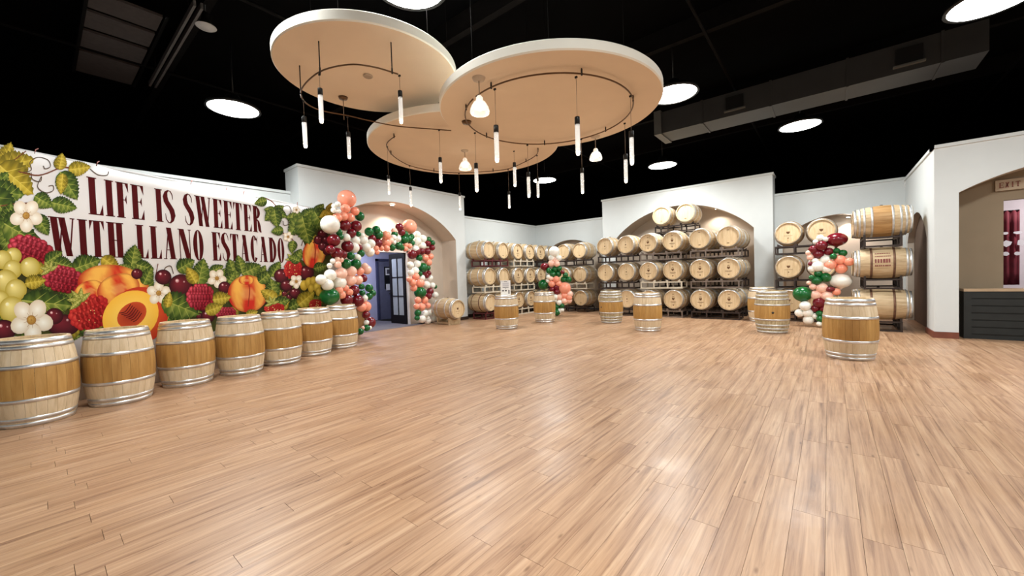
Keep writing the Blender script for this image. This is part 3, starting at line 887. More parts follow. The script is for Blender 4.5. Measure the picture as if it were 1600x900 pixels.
# return-air panels and strut at the left
pn = thing('ceiling_panel', 'brown slatted ceiling panel at the upper left of the black ceiling', 'ceiling panel', (1.02, 9.5, 5.5))
for k, (y0, y1) in enumerate(((.25, 1.2), (-.55, .10), (-1.2, -.68), (-1.8, -1.32))):
    m = MB(); m.box((-.38, y0, 0), (.36, y1, .04)); m.build('panel_board', PANELB, pn)
m = MB()
for x in (-.42, .38): m.box((x, -1.9, -.02), (x + .04, 1.25, .1))
m.build('panel_frame', BEAMC, pn)
m = MB(); 
for x in (-.38, .34): m.tube([(x, -1.0, .1), (x, -1.0, .46)], .01, 5)
m.build('hanger', BEAMC, pn)
sb = thing('ceiling_strut', 'double steel strut slanting below the ceiling at the upper left', 'strut', (1.58, 8.4, 5.3))
for x in (-.05, .03):
    m = MB(); m.box((x, -1.7, 0), (x + .03, 1.6, .08)); m.build('strut_bar', plain('strut_steel', (.06, .05, .047), .6, .3), sb)
m = MB(); m.tube([(0, -1.2, .08), (0, -1.2, .65)], .01, 5); m.tube([(0, 1.2, .08), (0, 1.2, .65)], .01, 5); m.build('hanger', BEAMC, sb)
P = at_z(322, 42, 5.3)
ul = thing('unlit_lamp', 'small unlit lamp beside the ceiling strut at upper left', 'lamp', (P.x, P.y, 5.3))
m = MB(); m.lathe([(.001, .2), (.05, .2), (.06, .08), (.13, .0)], 18); m.build('housing', BLACKM, ul)
m = MB(); m.lathe([(.13, .0), (.10, -.02), (.001, -.03)], 18); m.build('lens', DIMLAMP, ul)
m = MB(); m.tube([(0, 0, .2), (0, 0, .65)], .01, 5); m.build('stem', BLACKM, ul)

# ================================================================ BARRELS
BH, RT, RB = 0.95, 0.288, 0.347
def brad(z, rt=RT, rb=RB):
    x = (z / BH - .5) * 2
    return rb - (rb - rt) * (abs(x) ** 1.9)
NST = 26
ZS = [0, .03, .085, .135, .20, .285, .345, .40, .475, .55, .605, .665, .75, .815, .865, .92, .95]

def stave(mb, a, M, two=True, rt=RT, rb=RB, gap=.0018, th=.026):
    """One stave: outer and inner skins, sides and ends, around angle a."""
    da = math.pi / NST
    def pt(r, ang, z):
        p = Vector((r * math.cos(a + ang), r * math.sin(a + ang), z))
        return M @ p if M is not None else p
    out, inn = [], []
    for z in ZS:
        r = brad(z, rt, rb); g = gap / r / 2
        out.append([mb.vert(pt(r, -da + g, z)), mb.vert(pt(r + .0005, 0, z)), mb.vert(pt(r, da - g, z))])
        inn.append([mb.vert(pt(r, da - g, z)), mb.vert(pt(r - th, da - g, z)), mb.vert(pt(r - th, -da + g, z)), mb.vert(pt(r, -da + g, z))])
    for i in range(len(ZS) - 1):
        A, B, C, D = out[i], out[i + 1], inn[i], inn[i + 1]
        zm = (ZS[i] + ZS[i + 1]) / 2
        mi = 1 if (two and .285 < zm < .665) else 0
        mb.face((A[0], A[1], B[1], B[0]), mi, True); mb.face((A[1], A[2], B[2], B[1]), mi, True)
        for k in range(3): mb.face((C[k], C[k + 1], D[k + 1], D[k]), mi)
    for R_, fl in ((0, True), (-1, False)):
        f = [inn[R_][2], inn[R_][3], out[R_][1], inn[R_][0], inn[R_][1]]
        mb.face(f[::-1] if fl else f, 0)

def hoop_mesh(z0, z1, M, mat, rt=RT, rb=RB, proud=.004):
    m = MB()
    r0, r1 = brad(z0, rt, rb) + proud, brad(z1, rt, rb) + proud
    zc = (z0 + z1) / 2; rc = brad(zc, rt, rb) + proud
    m.lathe([(r0 - .008, z0), (r0, z0), (rc, zc), (r1, z1), (r1 - .008, z1)], 48, M)
    return m.mesh('hoop', mat)

def head_mesh(z, M, mat, R=RT - .024, flip=False, boards=7):
    """A barrel head of separate boards with fine open joints."""
    m = MB()
    wd = 2 * R / boards
    for k in range(boards):
        x0, x1 = -R + wd * k + .0012, -R + wd * (k + 1) - .0012
        n = 5
        up = []; lo = []
        for i in range(n + 1):
            x = x0 + (x1 - x0) * i / n
            y = math.sqrt(max(0, R * R - x * x))
            up.append((x, y)); lo.append((x, -y))
        for dz in (0,):
            pts = [(x, y, z) for x, y in lo] + [(x, y, z) for x, y in reversed(up)]
            if flip: pts = pts[::-1]
            V = [M @ Vector(p) if M is not None else Vector(p) for p in pts]
            m.poly(V)
    m2 = Vector((0, 0, z - .002 if not flip else z + .002))
    ring = [Vector((R * math.cos(2 * math.pi * k / 32), R * math.sin(2 * math.pi * k / 32), m2.z)) for k in range(32)]
    if flip: ring = ring[::-1]
    m.poly([M @ p if M is not None else p for p in ring])
    return m.mesh('head', mat)

def stamp_mesh(z, M, style):
    m = MB()
    def P(x, y): 
        v = Vector((x, y, z)); return M @ v if M is not None else v
    def blob(cx, cy, rx, ry, n=10):
        m.poly([P(cx + rx * math.cos(2 * math.pi * k / n), cy + ry * math.sin(2 * math.pi * k / n)) for k in range(n)])
    def bar(cx, cy, hw, hh): m.poly([P(cx - hw, cy - hh), P(cx + hw, cy - hh), P(cx + hw, cy + hh), P(cx - hw, cy + hh)])
    if style == 'crest':
        m.poly([P(-.035, .06), P(-.042, .02), P(-.02, -.012), P(0, -.028), P(.02, -.012), P(.042, .02), P(.035, .06), P(0, .045)])
        bar(0, .085, .03, .008)
        for k in range(8): bar(-.077 + k * .022, -.078, .0075, .011)
        bar(0, -.105, .05, .003); bar(0, .17, .028, .009); bar(0, -.17, .024, .010); bar(0, -.195, .012, .006)
    elif style == 'dot':
        blob(0, .0, .022, .022); bar(0, -.09, .035, .006); bar(0, .09, .02, .006)
    elif style == 'label':
        m.poly([P(-.045, .04), P(-.03, -.01), P(0, -.03), P(.03, -.01), P(.045, .04)])
        for k in range(9): bar(-.084 + k * .021, -.075, .007, .006)
        blob(0, -.14, .018, .014)
    else:
        bar(0, .19, .03, .008); bar(0, -.19, .03, .010)
    return m.mesh('head_stamp', STAMP)

I4 = Matrix.Identity(4)
# upright: axis Z, standing on z = 0. lying: the head (z = BH of the upright form) faces local -Y, belly rests on z = 0
LIE = Matrix.Translation((0, BH, RB)) @ Matrix.Rotation(math.pi / 2, 4, 'X')
HOOPS = [(0.006, .052), (.068, .108), (.272, .312), (.638, .678), (.842, .882), (.898, .944)]
HOOPS6 = [(0.006, .05), (.085, .12), (.165, .20), (.29, .325), (.625, .66), (.75, .785), (.83, .865), (.90, .944)]

class Cask:
    def __init__(s, style):
        lying = style.startswith('lie')
        s.lying = lying
        M = LIE if lying else I4
        s.parts = []
        rusty = style in ('lie_rust', 'lie_side')
        if lying:
            body = MB()
            for k in range(NST): stave(body, 2 * math.pi * (k + .5) / NST, M, two=(style in ('lie_side_plain',)))
            mats = {'lie_brown': [OLDBR_Y, OLDBR_Y], 'lie_side_plain': [OAK_Y, BAND_Y]}.get(style, [OAK_Y, OAK_Y])
            s.parts.append(('body', body.mesh('body', mats), None))
        else:
            sm = MB(); stave(sm, 0, None, True)
            mats = [OLD_Z, BAND_Z] if style == 'old' else [OAK_Z, BAND_Z]
            me = sm.mesh('stave', mats)
            for k in range(NST): s.parts.append(('stave', me, 2 * math.pi * (k + .5) / NST))
        hoops = HOOPS6 if style in ('old', 'lie_side_plain') else HOOPS
        for i, (a, b) in enumerate(hoops):
            mt = STEEL if (not lying or i in (0, len(hoops) - 1)) else DULLSTEEL
            if style == 'old': mt = DULLSTEEL
            if rusty and i in (2, 3): mt = RUST
            if style == 'lie_brown': mt = RUST
            s.parts.append(('hoop', hoop_mesh(a, b, M, mt), None))
        hm = HEAD_BR if style == 'lie_brown' else HEAD
        s.parts.append(('head', head_mesh(BH - .03, M, hm), None))
        s.parts.append(('head', head_mesh(.03, M, hm, flip=True), None))
        b = MB()
        if lying:
            b.lathe([(.001, RB * 2 + .018), (.024, RB * 2 + .016), (.028, RB * 2 - .004)], 12, Matrix.Translation((0, BH / 2, 0)))
        else:
            b.lathe([(.001, RB + .004), (.024, RB + .004), (.026, RB - .01)], 12, Matrix.Translation((0, 0, BH / 2)) @ Matrix.Rotation(math.pi / 2, 4, 'Y'))
        s.parts.append(('bung', b.mesh('bung', BUNG), None))
CASKS = {}
STAMPS = {}
def cask(style, label, loc, rz=0.0, group=None, stamp=None):
    if style not in CASKS: CASKS[style] = Cask(style)
    c = CASKS[style]
    t_ = thing('wine_barrel', label, 'barrel', loc, rz, group)
    hd = None
    for nm, me, ang in c.parts:
        o = add(nm, me, t_)
        if nm == 'head' and hd is None: hd = o
        if ang is not None: o.rotation_euler = (0, 0, ang)
    if stamp:
        if stamp not in STAMPS: STAMPS[stamp] = stamp_mesh(BH - .0285, LIE, stamp)
        add('head_stamp', STAMPS[stamp], hd)
    return t_

def cam2uv(x, y):
    return x * math.sin(YAW) + y * math.cos(YAW), -x * math.cos(YAW) + y * math.sin(YAW)
STAND = [(-5.44, 4.38), (-5.16, 5.06), (-4.96, 5.87), (-4.59, 6.51), (-4.31, 7.19), (-4.10, 7.98), (-3.86, 8.73)]
ll = ['nearest, cut off at the left edge of the view', 'second from the left edge', 'third from the left edge', 'fourth and middle one', 'fifth from the left edge', 'sixth, next to the last', 'last one beside the balloon arch']
for k, (x, y) in enumerate(STAND):
    u, v = cam2uv(x, y)
    cask('new', 'upright barrel before the fruit banner, ' + ll[k], (u, v, 0), math.atan2(v, u) + .3 * math.sin(k * 2.0), 'upright barrels before the banner')
MIDB = [('new', (-.18, 11.03), 'upright oak barrel on the open floor carrying the white placard'), ('new', (1.01, 12.30), 'small-looking upright oak barrel left of the middle balloon column'),
        ('old', (2.95, 11.63), 'weathered upright barrel with many hoops before the central racks'), ('new', (3.39, 9.76), 'upright oak barrel with shiny hoops before the central racks'),
        ('old', (5.94, 8.89), 'upright barrel with a dark bung hole right of the central racks'), ('new', (5.35, 6.16), 'large upright oak barrel nearest on the right, before the balloon column')]
BP = []
for st_, (x, y), lab in MIDB:
    u, v = cam2uv(x, y); BP.append((u, v))
    rz = math.atan2(v, u) - (1.35 if x > 3 else -.4)
    if st_ == 'old':
        rz = math.atan2(-v, -u) + (.95 if x < 4 else 0.05)
        if x < 4: rz = math.atan2(-v, -u) - .95
    cask(st_, lab, (u, v, 0), rz, 'upright barrels on the open floor')
P = at_z(1191, 502)
cask('new', 'brown upright barrel half hidden behind the bunged barrel on the right', (P.x, P.y, 0), 1.0, 'upright barrels on the open floor')

# ---- racks
def rack_parts():
    W, Dp, H, t = .66, .29, .225, .019
    out = []
    for sy in (-1, 1):
        m = MB(); y = sy * Dp
        m.box((-W, y - t, 0), (W, y + t, 2 * t)); m.box((-W, y - t, H - 2 * t), (W, y + t, H))
        for x in (-W + t, -.22, .22, W - t): m.box((x - t, y - t, 2 * t), (x + t, y + t, H - 2 * t))
        out.append(('side_frame', m))
    for x in (-W + t, W - t):
        for z in (t, H - t):
            m = MB(); m.box((x - t * .9, -Dp + t, z - t * .9), (x + t * .9, Dp - t, z + t * .9)); out.append(('cross_bar', m))
    for cx in (-.385, .385):
        for sy in (-1, 1):
            for sx in (-1, 1):
                m = MB(); y = sy * Dp
                x0, x1 = cx + sx * .15, cx + sx * .22
                pts = [(x0, H), (x1, H), (x1, H + .065), (x0, H + .028)]
                if sx < 0: pts = pts[::-1]
                a = [m.vert((px, y - t, pz)) for px, pz in pts]; b = [m.vert((px, y + t, pz)) for px, pz in pts]
                m.face(a); m.face(b[::-1])
                for k in range(4): m.face((a[k], b[k], b[(k + 1) % 4], a[(k + 1) % 4]))
                out.append(('saddle', m))
    return out
RACKM = {}
def rack(mat, label, loc, rz, group):
    if mat.name not in RACKM: RACKM[mat.name] = [(n, m.mesh(n, mat)) for n, m in rack_parts()]
    t_ = thing('barrel_rack', label, 'barrel rack', loc, rz, group)
    for n, me in RACKM[mat.name]: add(n, me, t_)
    return t_
TIER, Z0 = .927, .231
def tz(k): return Z0 + TIER * k       # belly height of a barrel in tier k
TN = ['bottom', 'middle', 'top', 'uppermost']

# central racks: heads face -X. Local -Y of a lying barrel -> -X  => rz = -90 deg
RZB = -math.pi / 2
MX = 12.75
cols = [6.13, 5.36, 4.60, 3.83, 3.03, 2.26]
pairs = [(0, 1), (2, 3), (4, 5)]
rcol = [[R_DARK, R_DARK, R_DARK], [R_GREY, R_CREAM, R_GREY], [R_DARK, R_GREY, R_GREY]]
PN = ['left', 'middle', 'right']
for pi, (a, b) in enumerate(pairs):
    c = (cols[a] + cols[b]) / 2
    for k in range(3):
        cn = {R_DARK: 'dark brown', R_GREY: 'grey brown', R_CREAM: 'cream'}[rcol[pi][k]]
        rack(rcol[pi][k], f'{cn} steel rack under the {TN[k]} barrels, {PN[pi]} pair of the central arch', (MX + .33, c, tz(k) - Z0), RZB, 'steel racks of the central arch')
        if pi == 0: continue
        rack(R_DARK, f'dark rear rack under the {TN[k]} {PN[pi]} barrels of the central arch', (MX + 1.02 + BH / 2, c - .0, tz(k) - Z0), RZB, 'rear steel racks of the central arch')
for i, y in enumerate(cols):
    for k in range(3):
        stp = 'crest' if i >= 2 or k == 3 else 'dot'
        if k == 2 and i in (4, 5): stp = 'plain'
        cask('lie', f'oak barrel lying in the {TN[k]} row under the central arch, {ORD[i]} from left', (MX, y, tz(k)), RZB, 'barrels racked under the central arch', stp)
    if i >= 2:
        for k in (0, 1, 2):
            cask('lie', f'rear barrel behind the {ORD[i]} {TN[k]} barrel of the central arch', (MX + 1.02, y, tz(k)), RZB, 'rear barrels under the central arch')
rack(R_DARK, 'black steel rack holding the two uppermost barrels under the arch crown', (MX + .70 + BH / 2, 3.99, tz(3) - Z0 + .012), RZB, 'steel racks of the central arch')
for i, y in enumerate((4.375, 3.605)):
    cask('lie', f'{["left", "right"][i]} one of the two uppermost barrels under the arch crown', (MX + .70, y, tz(3) + .012), RZB, 'barrels racked under the central arch', 'plain')

# left racks: heads face -Y (rz = 0)
LYH = 9.2
lc = [10.10, 10.87, 11.73, 12.50, 13.25]
lr = [[R_MAROON, R_CREAM, R_MAROON], [R_CREAM, R_CREAM, R_CREAM], [R_DARK, R_DARK, R_DARK]]
lcp = [10.485, 12.115, 13.62]
for pi, c in enumerate(lcp):
    for k in range(3):
        mt = lr[pi][k]
        cn = {R_MAROON: 'maroon', R_DARK: 'dark brown', R_CREAM: 'cream'}[mt]
        rack(mt, f'{cn} steel rack under the {TN[k]} barrels, {PN[pi]} pair along the left wall', (c, LYH + .33, tz(k) - Z0), 0.0, 'steel racks along the left wall')
for i, x in enumerate(lc + [14.02]):
    for k in range(3):
        stp = 'crest' if i in (2, 3, 4) else ('plain' if i < 2 else None)
        cask('lie_rust' if (i == 0 and k == 0) else 'lie', f'oak barrel lying in the {TN[k]} row along the left wall, {ORD[i]} from the door', (x, LYH, tz(k)), 0.0, 'barrels racked along the left wall', stp)

# racks right of the corner: heads face -X
CXH = 13.42
cc = [8.26, 7.52]
for k in range(3):
    mt = [R_DARK, R_CREAM, R_DARK][k]
    rack(mt, f'{["dark brown", "cream", "dark brown"][k]} steel rack under the {TN[k]} barrels beside the middle balloon column', (CXH + .33, sum(cc) / 2, tz(k) - Z0 - .03), RZB, 'steel racks right of the corner')
    for i, y in enumerate(cc):
        cask('lie', f'oak barrel in the {TN[k]} row beside the middle balloon column, {["left", "right"][i]} of its pair', (CXH, y, tz(k) - .03), RZB, 'barrels racked right of the corner', 'plain')
# right racks behind the right balloon column
for k in range(3):
    rack(R_DARK, f'dark brown steel rack under the {TN[k]} barrels behind the right balloon column', (13.0 + .33, .495, tz(k) - Z0 - .02), RZB, 'steel racks behind the right balloons')
    for i, y in enumerate((.85, .14)):
        cask('lie_rust', f'oak barrel in the {TN[k]} row behind the right balloon column, {["left", "right"][i]} of its pair', (13.0, y, tz(k) - .02), RZB, 'barrels racked behind the right balloons', 'label')
# side racks: axis along Y, heads face +Y (rz = pi), stacked against the right side wall
SX = 12.0
for k in range(3):
    z = tz(k) - .0
    rack(R_DARK, f'dark steel rack under the {TN[k]} barrel of the stack beside the right corner', (SX + .385, -.92, z - Z0), math.pi, 'steel racks of the right stack')
    st_ = ['lie_side', 'lie_side', 'lie_side_plain'][k]
    cask(st_, ['oak barrel with brown hoops seen side-on at the bottom of the right stack', 'oak barrel with brown hoops and dark red print, middle of the right stack', 'stained oak barrel with many hoops seen side-on atop the right stack'][k], (SX, -.445, z), math.pi, 'side-on barrels of the right stack')
    cask('lie_side', f'oak barrel hidden behind the {TN[k]} side-on barrel of the right stack', (SX + .77, -.445, z), math.pi, 'rear barrels of the right stack')
# print on the middle side-on barrel
pr = MB()
def on_belly(y, ang):
    r = brad(BH / 2 + (y)) + .0035
    return Vector((SX - r * math.cos(ang), -.92 + y, tz(1) + RB + r * math.sin(ang)))
qq = random.Random(5)
for row, (a, hh_, n_) in enumerate(((.62, .06, 7), (.42, .05, 9), (.12, .24, 6), (-.18, .09, 8))):
    y = .13
    for k in range(n_):
        wd = .26 / n_ * qq.uniform(.6, .85)
        pr.poly([on_belly(y, a - hh_ / 2), on_belly(y, a + hh_ / 2), on_belly(y - wd, a + hh_ / 2), on_belly(y - wd, a - hh_ / 2)])
        y -= .26 / n_
mid_barrel = [o for o in bpy.data.objects if o.get('label', '').startswith('oak barrel with brown hoops and dark red print')][0]
po = pr.build('printed_text', plain('dark_red_print', (.20, .05, .04), .7, var=.3, scale=20), mid_barrel)
bpy.context.view_layer.update()
po.matrix_parent_inverse = mid_barrel.matrix_world.inverted()

# lying barrel on a cradle by the left arch, and the brown one behind the last upright barrel
cask('lie', 'single oak barrel lying on a small wooden cradle by the left arch pillar', (8.44, 9.10, .15), 0.0, None, 'label')
cr = thing('barrel_cradle', 'small wooden cradle under the single barrel by the left arch', 'cradle', (8.44, 9.58, 0))
for y in (-.27, .27):
    m = MB()
    pts = [(-.24, 0), (.24, 0), (.24, .23), (.12, .17), (0, .147), (-.12, .17), (-.24, .23)]
    a = [m.vert((x, y - .03, z)) for x, z in pts]; b = [m.vert((x, y + .03, z)) for x, z in pts]
    m.face(a); m.face(b[::-1])
    for k in range(7): m.face((a[k], b[k], b[(k + 1) % 7], a[(k + 1) % 7]))
    m.build('saddle_board', OAK_Y, cr)
for x in (-.2, .2):
    m = MB(); m.box((x - .03, -.24, .02), (x + .03, .24, .08)); m.build('stretcher', OAK_Y, cr)
P = at_y(557, 498, 9.75)
cask('lie_brown', 'dark brown barrel lying behind the last upright barrel under the balloons', (P.x, 9.75, P.z - RB), 0.0)
bc = thing('barrel_cradle', 'low dark cradle under the brown lying barrel behind the balloons', 'cradle', (P.x, 9.75 + BH / 2, 0))
zb = max(.02, P.z - RB)
for y in (-.22, .22):
    m = MB(); m.box((-.2, y - .03, 0), (.2, y + .03, zb + .005)); m.build('saddle_board', R_DARK, bc)
m = MB(); m.box((-.05, -.19, 0.01), (.05, .19, max(.03, zb * .5))); m.build('stretcher', R_DARK, bc)

# placard on the barrel
u, v = BP[0]
ang = math.atan2(-v, -u) + math.pi / 2
pc = thing('placard', 'white upright information placard standing on a barrel', 'sign', (u, v, BH - .028), ang)
m = MB(); m.box((-.14, -.008, .012), (.14, .008, .44)); bo = m.build('board', PAPER, pc)
m = MB(); m.box((-.13, -.05, 0), (.13, .05, .012)); m.build('foot', PAPER, pc)
m = MB()
for (x0, z0, x1, z1) in ((-.05, .405, .05, .42), (-.10, .405, -.085, .42), (-.085, .235, .085, .25), (-.01, .20, .01, .215), (-.10, .13, -.05, .17), (-.02, .13, .03, .17), (.075, .06, .105, .17)):
    m.poly([(x0, -.0095, z0), (x1, -.0095, z0), (x1, -.0095, z1), (x0, -.0095, z1)])
m.build('print', INKD, bo)
m = MB()
for k in range(4): m.poly([(-.09, -.0092, .275 + k * .028), (.09, -.0092, .275 + k * .028), (.09, -.0092, .29 + k * .028), (-.09, -.0092, .29 + k * .028)])
m.build('fine_print', plain('grey_print', (.5, .5, .55), .7), bo)

# ================================================================ BANNER
bu, bv = cam2uv(-5.77, 5.15)
BTH = YAW - math.radians(18.0)
B0 = Vector((bu, bv, 0)); BD = Vector((math.cos(BTH), math.sin(BTH), 0)); BN = Vector((math.sin(BTH), -math.cos(BTH), 0))
ban = thing('banner', 'large printed fruit banner with maroon lettering on a standing frame', 'banner', B0, BTH)
S0, S1, BTOP = -1.25, 4.74, 3.19
TIES = [-1.2, -.3, .28, 1.47, 2.05, 2.38, 3.6, 4.2, 4.7]
def top_z(s):
    for a, b in zip(TIES, TIES[1:]):
        if a <= s <= b:
            t = (s - a) / (b - a); return BTOP - .035 * (b - a) * 4 * t * (1 - t)
    return BTOP
m = MB(); n = 90; ring = []
for i in range(n + 1):
    s = S0 + (S1 - S0) * i / n
    ring.append([m.vert((s, 0, .0)), m.vert((s, 0, 1.5)), m.vert((s, 0, 3.0)), m.vert((s, .008 * math.sin(s * 5), top_z(s)))])
for a, b in zip(ring, ring[1:]):
    for k in range(3): m.face((a[k], b[k], b[k + 1], a[k + 1]), 0, True)
cl_ = m.build('cloth', BANNER, ban); md = cl_.modifiers.new('thickness', 'SOLIDIFY'); md.thickness = .004; md.offset = -1
for i, s in enumerate(TIES):
    m = MB(); m.tube([(s, -.006, BTOP - .02), (s + .015, .0, BTOP + .03), (s + .05, .03, BTOP + .06)], .006, 5); m.build('tie', TIE, ban)
m = MB(); m.tube([(S0, .045, BTOP + .0), (S1, .045, BTOP + .0)], .018, 8); m.build('frame_pipe', PIPEW, ban)
for s in (S0 + .05, 1.75, S1 - .05):
    m = MB(); m.tube([(s, .045, 0.02), (s, .045, BTOP)], .018, 8); m.build('frame_post', PIPEW, ban)
    m = MB(); m.box((s - .03, .02, 0), (s + .03, .45, .02)); m.build('frame_foot', PIPEW, ban)

# ---- lettering
WID = dict(L=.60, I=.36, F=.56, E=.60, S=.52, W=1.0, T=.62, R=.68, H=.78, N=.80, O=.66, A=.74, C=.62, D=.70)
WID[' '] = .36
def letter_line(text, sa, sb, za, zb, y=-.0025):
    tot = sum(WID[c] for c in text) + .085 * (len(text) - 1)
    k = (sb - sa) / tot; cur = sa; h = zb - za
    for c in text:
        if c != ' ':
            m = MB()
            w_ = WID[c] * k / h * .97
            for pl in letter_shapes(c, w_, t=.135, th=.036, sf=.032):
                m.poly([(cur + x * h, y, za + yy * h) for x, yy in pl])
            m.build('letter', MAROON_INK, ban)
        cur += (WID[c] + .085) * k
letter_line('LIFE IS SWEETER', .17, 2.73, 2.49, 3.0)
letter_line('WITH LLANO ESTACADO', -.22, 3.23, 1.91, 2.41)

# ---- printed fruit
art = MB(); art.c = []
layer = [0]
def bpt(px, py):
    P = at_plane(px, py, B0, BN)
    d = P - B0
    return d.dot(BD), P.z
def av(px, py, col):
    s, z = bpt(px, py)
    art.c.append(col)
    return art.vert((min(s, S1), -.003 - layer[0] * .000008, max(z, .01)))
def lerp(a, b, t): return tuple(x + (y - x) * t for x, y in zip(a, b))
def fan(cx, cy, pts, cc, ce, hx=0.0, hy=0.0):
    """A patch shading from cc at (cx+hx, cy+hy) to ce on its outline."""
    layer[0] += 1
    ctr = av(cx + hx, cy + hy, cc)
    idx = [av(x, y, ce(i) if callable(ce) else ce) for i, (x, y) in enumerate(pts)]
    for a, b in zip(idx, idx[1:] + idx[:1]): art.face((ctr, b, a))
def ell(cx, cy, rx, ry, rot=0.0, n=22):
    c, s = math.cos(rot), math.sin(rot)
    return [(cx + rx * math.cos(2 * math.pi * k / n) * c - ry * math.sin(2 * math.pi * k / n) * s, cy + rx * math.cos(2 * math.pi * k / n) * s + ry * math.sin(2 * math.pi * k / n) * c) for k in range(n)]
def disc(cx, cy, r, col, edge, hx=-.25, hy=-.3, ry=None, rot=0):
    ry = ry or r
    fan(cx, cy, ell(cx, cy, r, ry, rot), col, edge, hx * r, hy * ry)
def stroke(pts, wds, col):
    layer[0] += 1
    n = len(pts); L = []; R = []
    for i, (x, y) in enumerate(pts):
        ax, ay = pts[max(0, i - 1)]; bx, by = pts[min(n - 1, i + 1)]
        dx, dy = bx - ax, by - ay; l = math.hypot(dx, dy) or 1
        h = (wds[i] if isinstance(wds, (list, tuple)) else wds) / 2
        L.append(av(x - dy / l * h, y + dx / l * h, col)); R.append(av(x + dy / l * h, y - dx / l * h, col))
    for i in range(n - 1): art.face((L[i], L[i + 1], R[i + 1], R[i]))
def curve(pts, w_, col): stroke(spline(pts, 5), w_, col)
GRN = [srgb(42, 62, 20), srgb(70, 94, 30), srgb(104, 124, 42), srgb(164, 170, 80), srgb(26, 42, 14)]
YEL = [srgb(112, 100, 22), srgb(160, 138, 34), srgb(196, 172, 56), srgb(214, 192, 84), srgb(92, 84, 24)]
def leaf(cx, cy, ln, ang, wr=.34, pal=GRN, seed=0):
    """Serrated leaf, stalk end at (cx,cy) minus half its length, tip along ang (degrees, up = positive)."""
    q = random.Random(int(cx * 7 + cy * 13 + seed))
    a = math.radians(-ang); dx, dy = math.cos(a), math.sin(a); nx, ny = -dy, dx
    x0, y0 = cx - dx * ln / 2, cy - dy * ln / 2
    T = 11
    def W(t): return ln * wr * (math.sin(math.pi * min(1, t ** .72)) ** .85) if t < 1 else 0
    for side in (1, -1):
        edge = []
        for i in range(T + 1):
            t = i / T
            edge.append((x0 + dx * ln * t + nx * side * W(t), y0 + dy * ln * t + ny * side * W(t)))
            if i < T:
                tt = (i + .72) / T
                f = .84
                edge.append((x0 + dx * ln * (tt - .03) + nx * side * W(tt) * f, y0 + dy * ln * (tt - .03) + ny * side * W(tt) * f))
        mid = [(x0 + dx * ln * (i / (2 * T)), y0 + dy * ln * (i / (2 * T))) for i in range(2 * T + 1)]
        layer[0] += 1
        lit = side > 0
        ei = []; mi_ = []
        for i, (p, q_) in enumerate(zip(edge, mid)):
            band = (i // 2) % 2
            ce = lerp(pal[1], pal[0], q.random() * .9) if lit else lerp(pal[0], pal[4], q.random() * .8)
            cm = lerp(pal[2] if lit else pal[1], pal[3] if lit else pal[2], q.random() if band else q.random() * .3)
            hx_, hy_ = q_[0] * .5 + p[0] * .5, q_[1] * .5 + p[1] * .5
            ei.append(av(*p, ce)); mi_.append((av(hx_, hy_, lerp(cm, ce, .3 if band else .75)), av(*q_, cm)))
        for i in range(len(edge) - 1):
            (h0, m0), (h1, m1) = mi_[i], mi_[i + 1]
            art.face((ei[i], ei[i + 1], h1, h0)); art.face((h0, h1, m1, m0))
    vein = pal[3]
    stroke([(x0, y0), (x0 + dx * ln * .92, y0 + dy * ln * .92)], [max(.7, ln * .03), .2], vein)
    for t in (.22, .42, .6):
        for side in (1, -1):
            stroke([(x0 + dx * ln * t, y0 + dy * ln * t), (x0 + dx * ln * (t + .22) + nx * side * W(t + .1) * .78, y0 + dy * ln * (t + .22) + ny * side * W(t + .1) * .78)], [max(.5, ln * .018), .15], vein)
def vineleaf(cx, cy, r, ang, pal=GRN):
    for k, (da, l) in enumerate(((110, .75), (-110, .75), (55, .95), (-55, .95), (0, 1.15))):
        a = math.radians(-(ang + da)); leaf(cx + math.cos(a) * r * l * .42, cy + math.sin(a) * r * l * .42, r * l, ang + da, .40, pal, k)
def drupes(cx, cy, rx, ry, rot=0.0, pal=None, dr=.2):
    pal = pal or [srgb(236, 92, 112), srgb(186, 24, 46), srgb(92, 6, 18)]
    fan(cx, cy, ell(cx, cy, rx, ry, rot), pal[1], pal[2])
    q = random.Random(int(cx * 3 + cy)); c, s = math.cos(rot), math.sin(rot)
    n = max(4, int(1 / dr)); r = min(rx, ry) * dr * 1.25
    base_layer = layer[0]
    j = -n
    while j <= n:
        layer[0] = base_layer + (j + n) % 3
        yy = j / n; i = -n + (.5 if j % 2 else 0)
        while i <= n:
            xx = i / n
            if xx * xx + yy * yy < .9:
                x, y = cx + (xx * rx) * c - (yy * ry) * s, cy + (xx * rx) * s + (yy * ry) * c
                lit = max(0, min(1, .55 - .4 * xx - .45 * yy + q.uniform(-.15, .15)))
                fan(x, y, ell(x, y, r * rx / min(rx, ry) * .9, r, rot, 8), lerp(pal[1], pal[0], lit), lerp(pal[2], pal[1], lit * .45), -.3 * r, -.3 * r)
                layer[0] = base_layer + (j + n) % 3
            i += 1.15
        j += 1
    layer[0] = base_layer + 5
def strawberry(cx, cy, rx, ry, rot=0.0):
    drupes(cx, cy, rx, ry, rot, [srgb(226, 78, 66), srgb(204, 36, 36), srgb(148, 16, 22)], .2)
    q = random.Random(int(cx))
    for k in range(9):
        a = q.uniform(0, 6.28); r = q.uniform(.1, .75)
        x, y = cx + math.cos(a) * rx * r, cy + math.sin(a) * ry * r
        disc(x, y, .8, srgb(242, 216, 150), srgb(230, 180, 110))
def calyx(cx, cy, r, ang, n=5):
    for k in range(n):
        a = ang + (k - (n - 1) / 2) * 46
        b = math.radians(-a); leaf(cx + math.cos(b) * r * .4, cy + math.sin(b) * r * .4, r, a, .22, [srgb(94, 104, 32), srgb(140, 146, 52), srgb(178, 176, 84), srgb(206, 200, 120), srgb(70, 82, 26)], k)
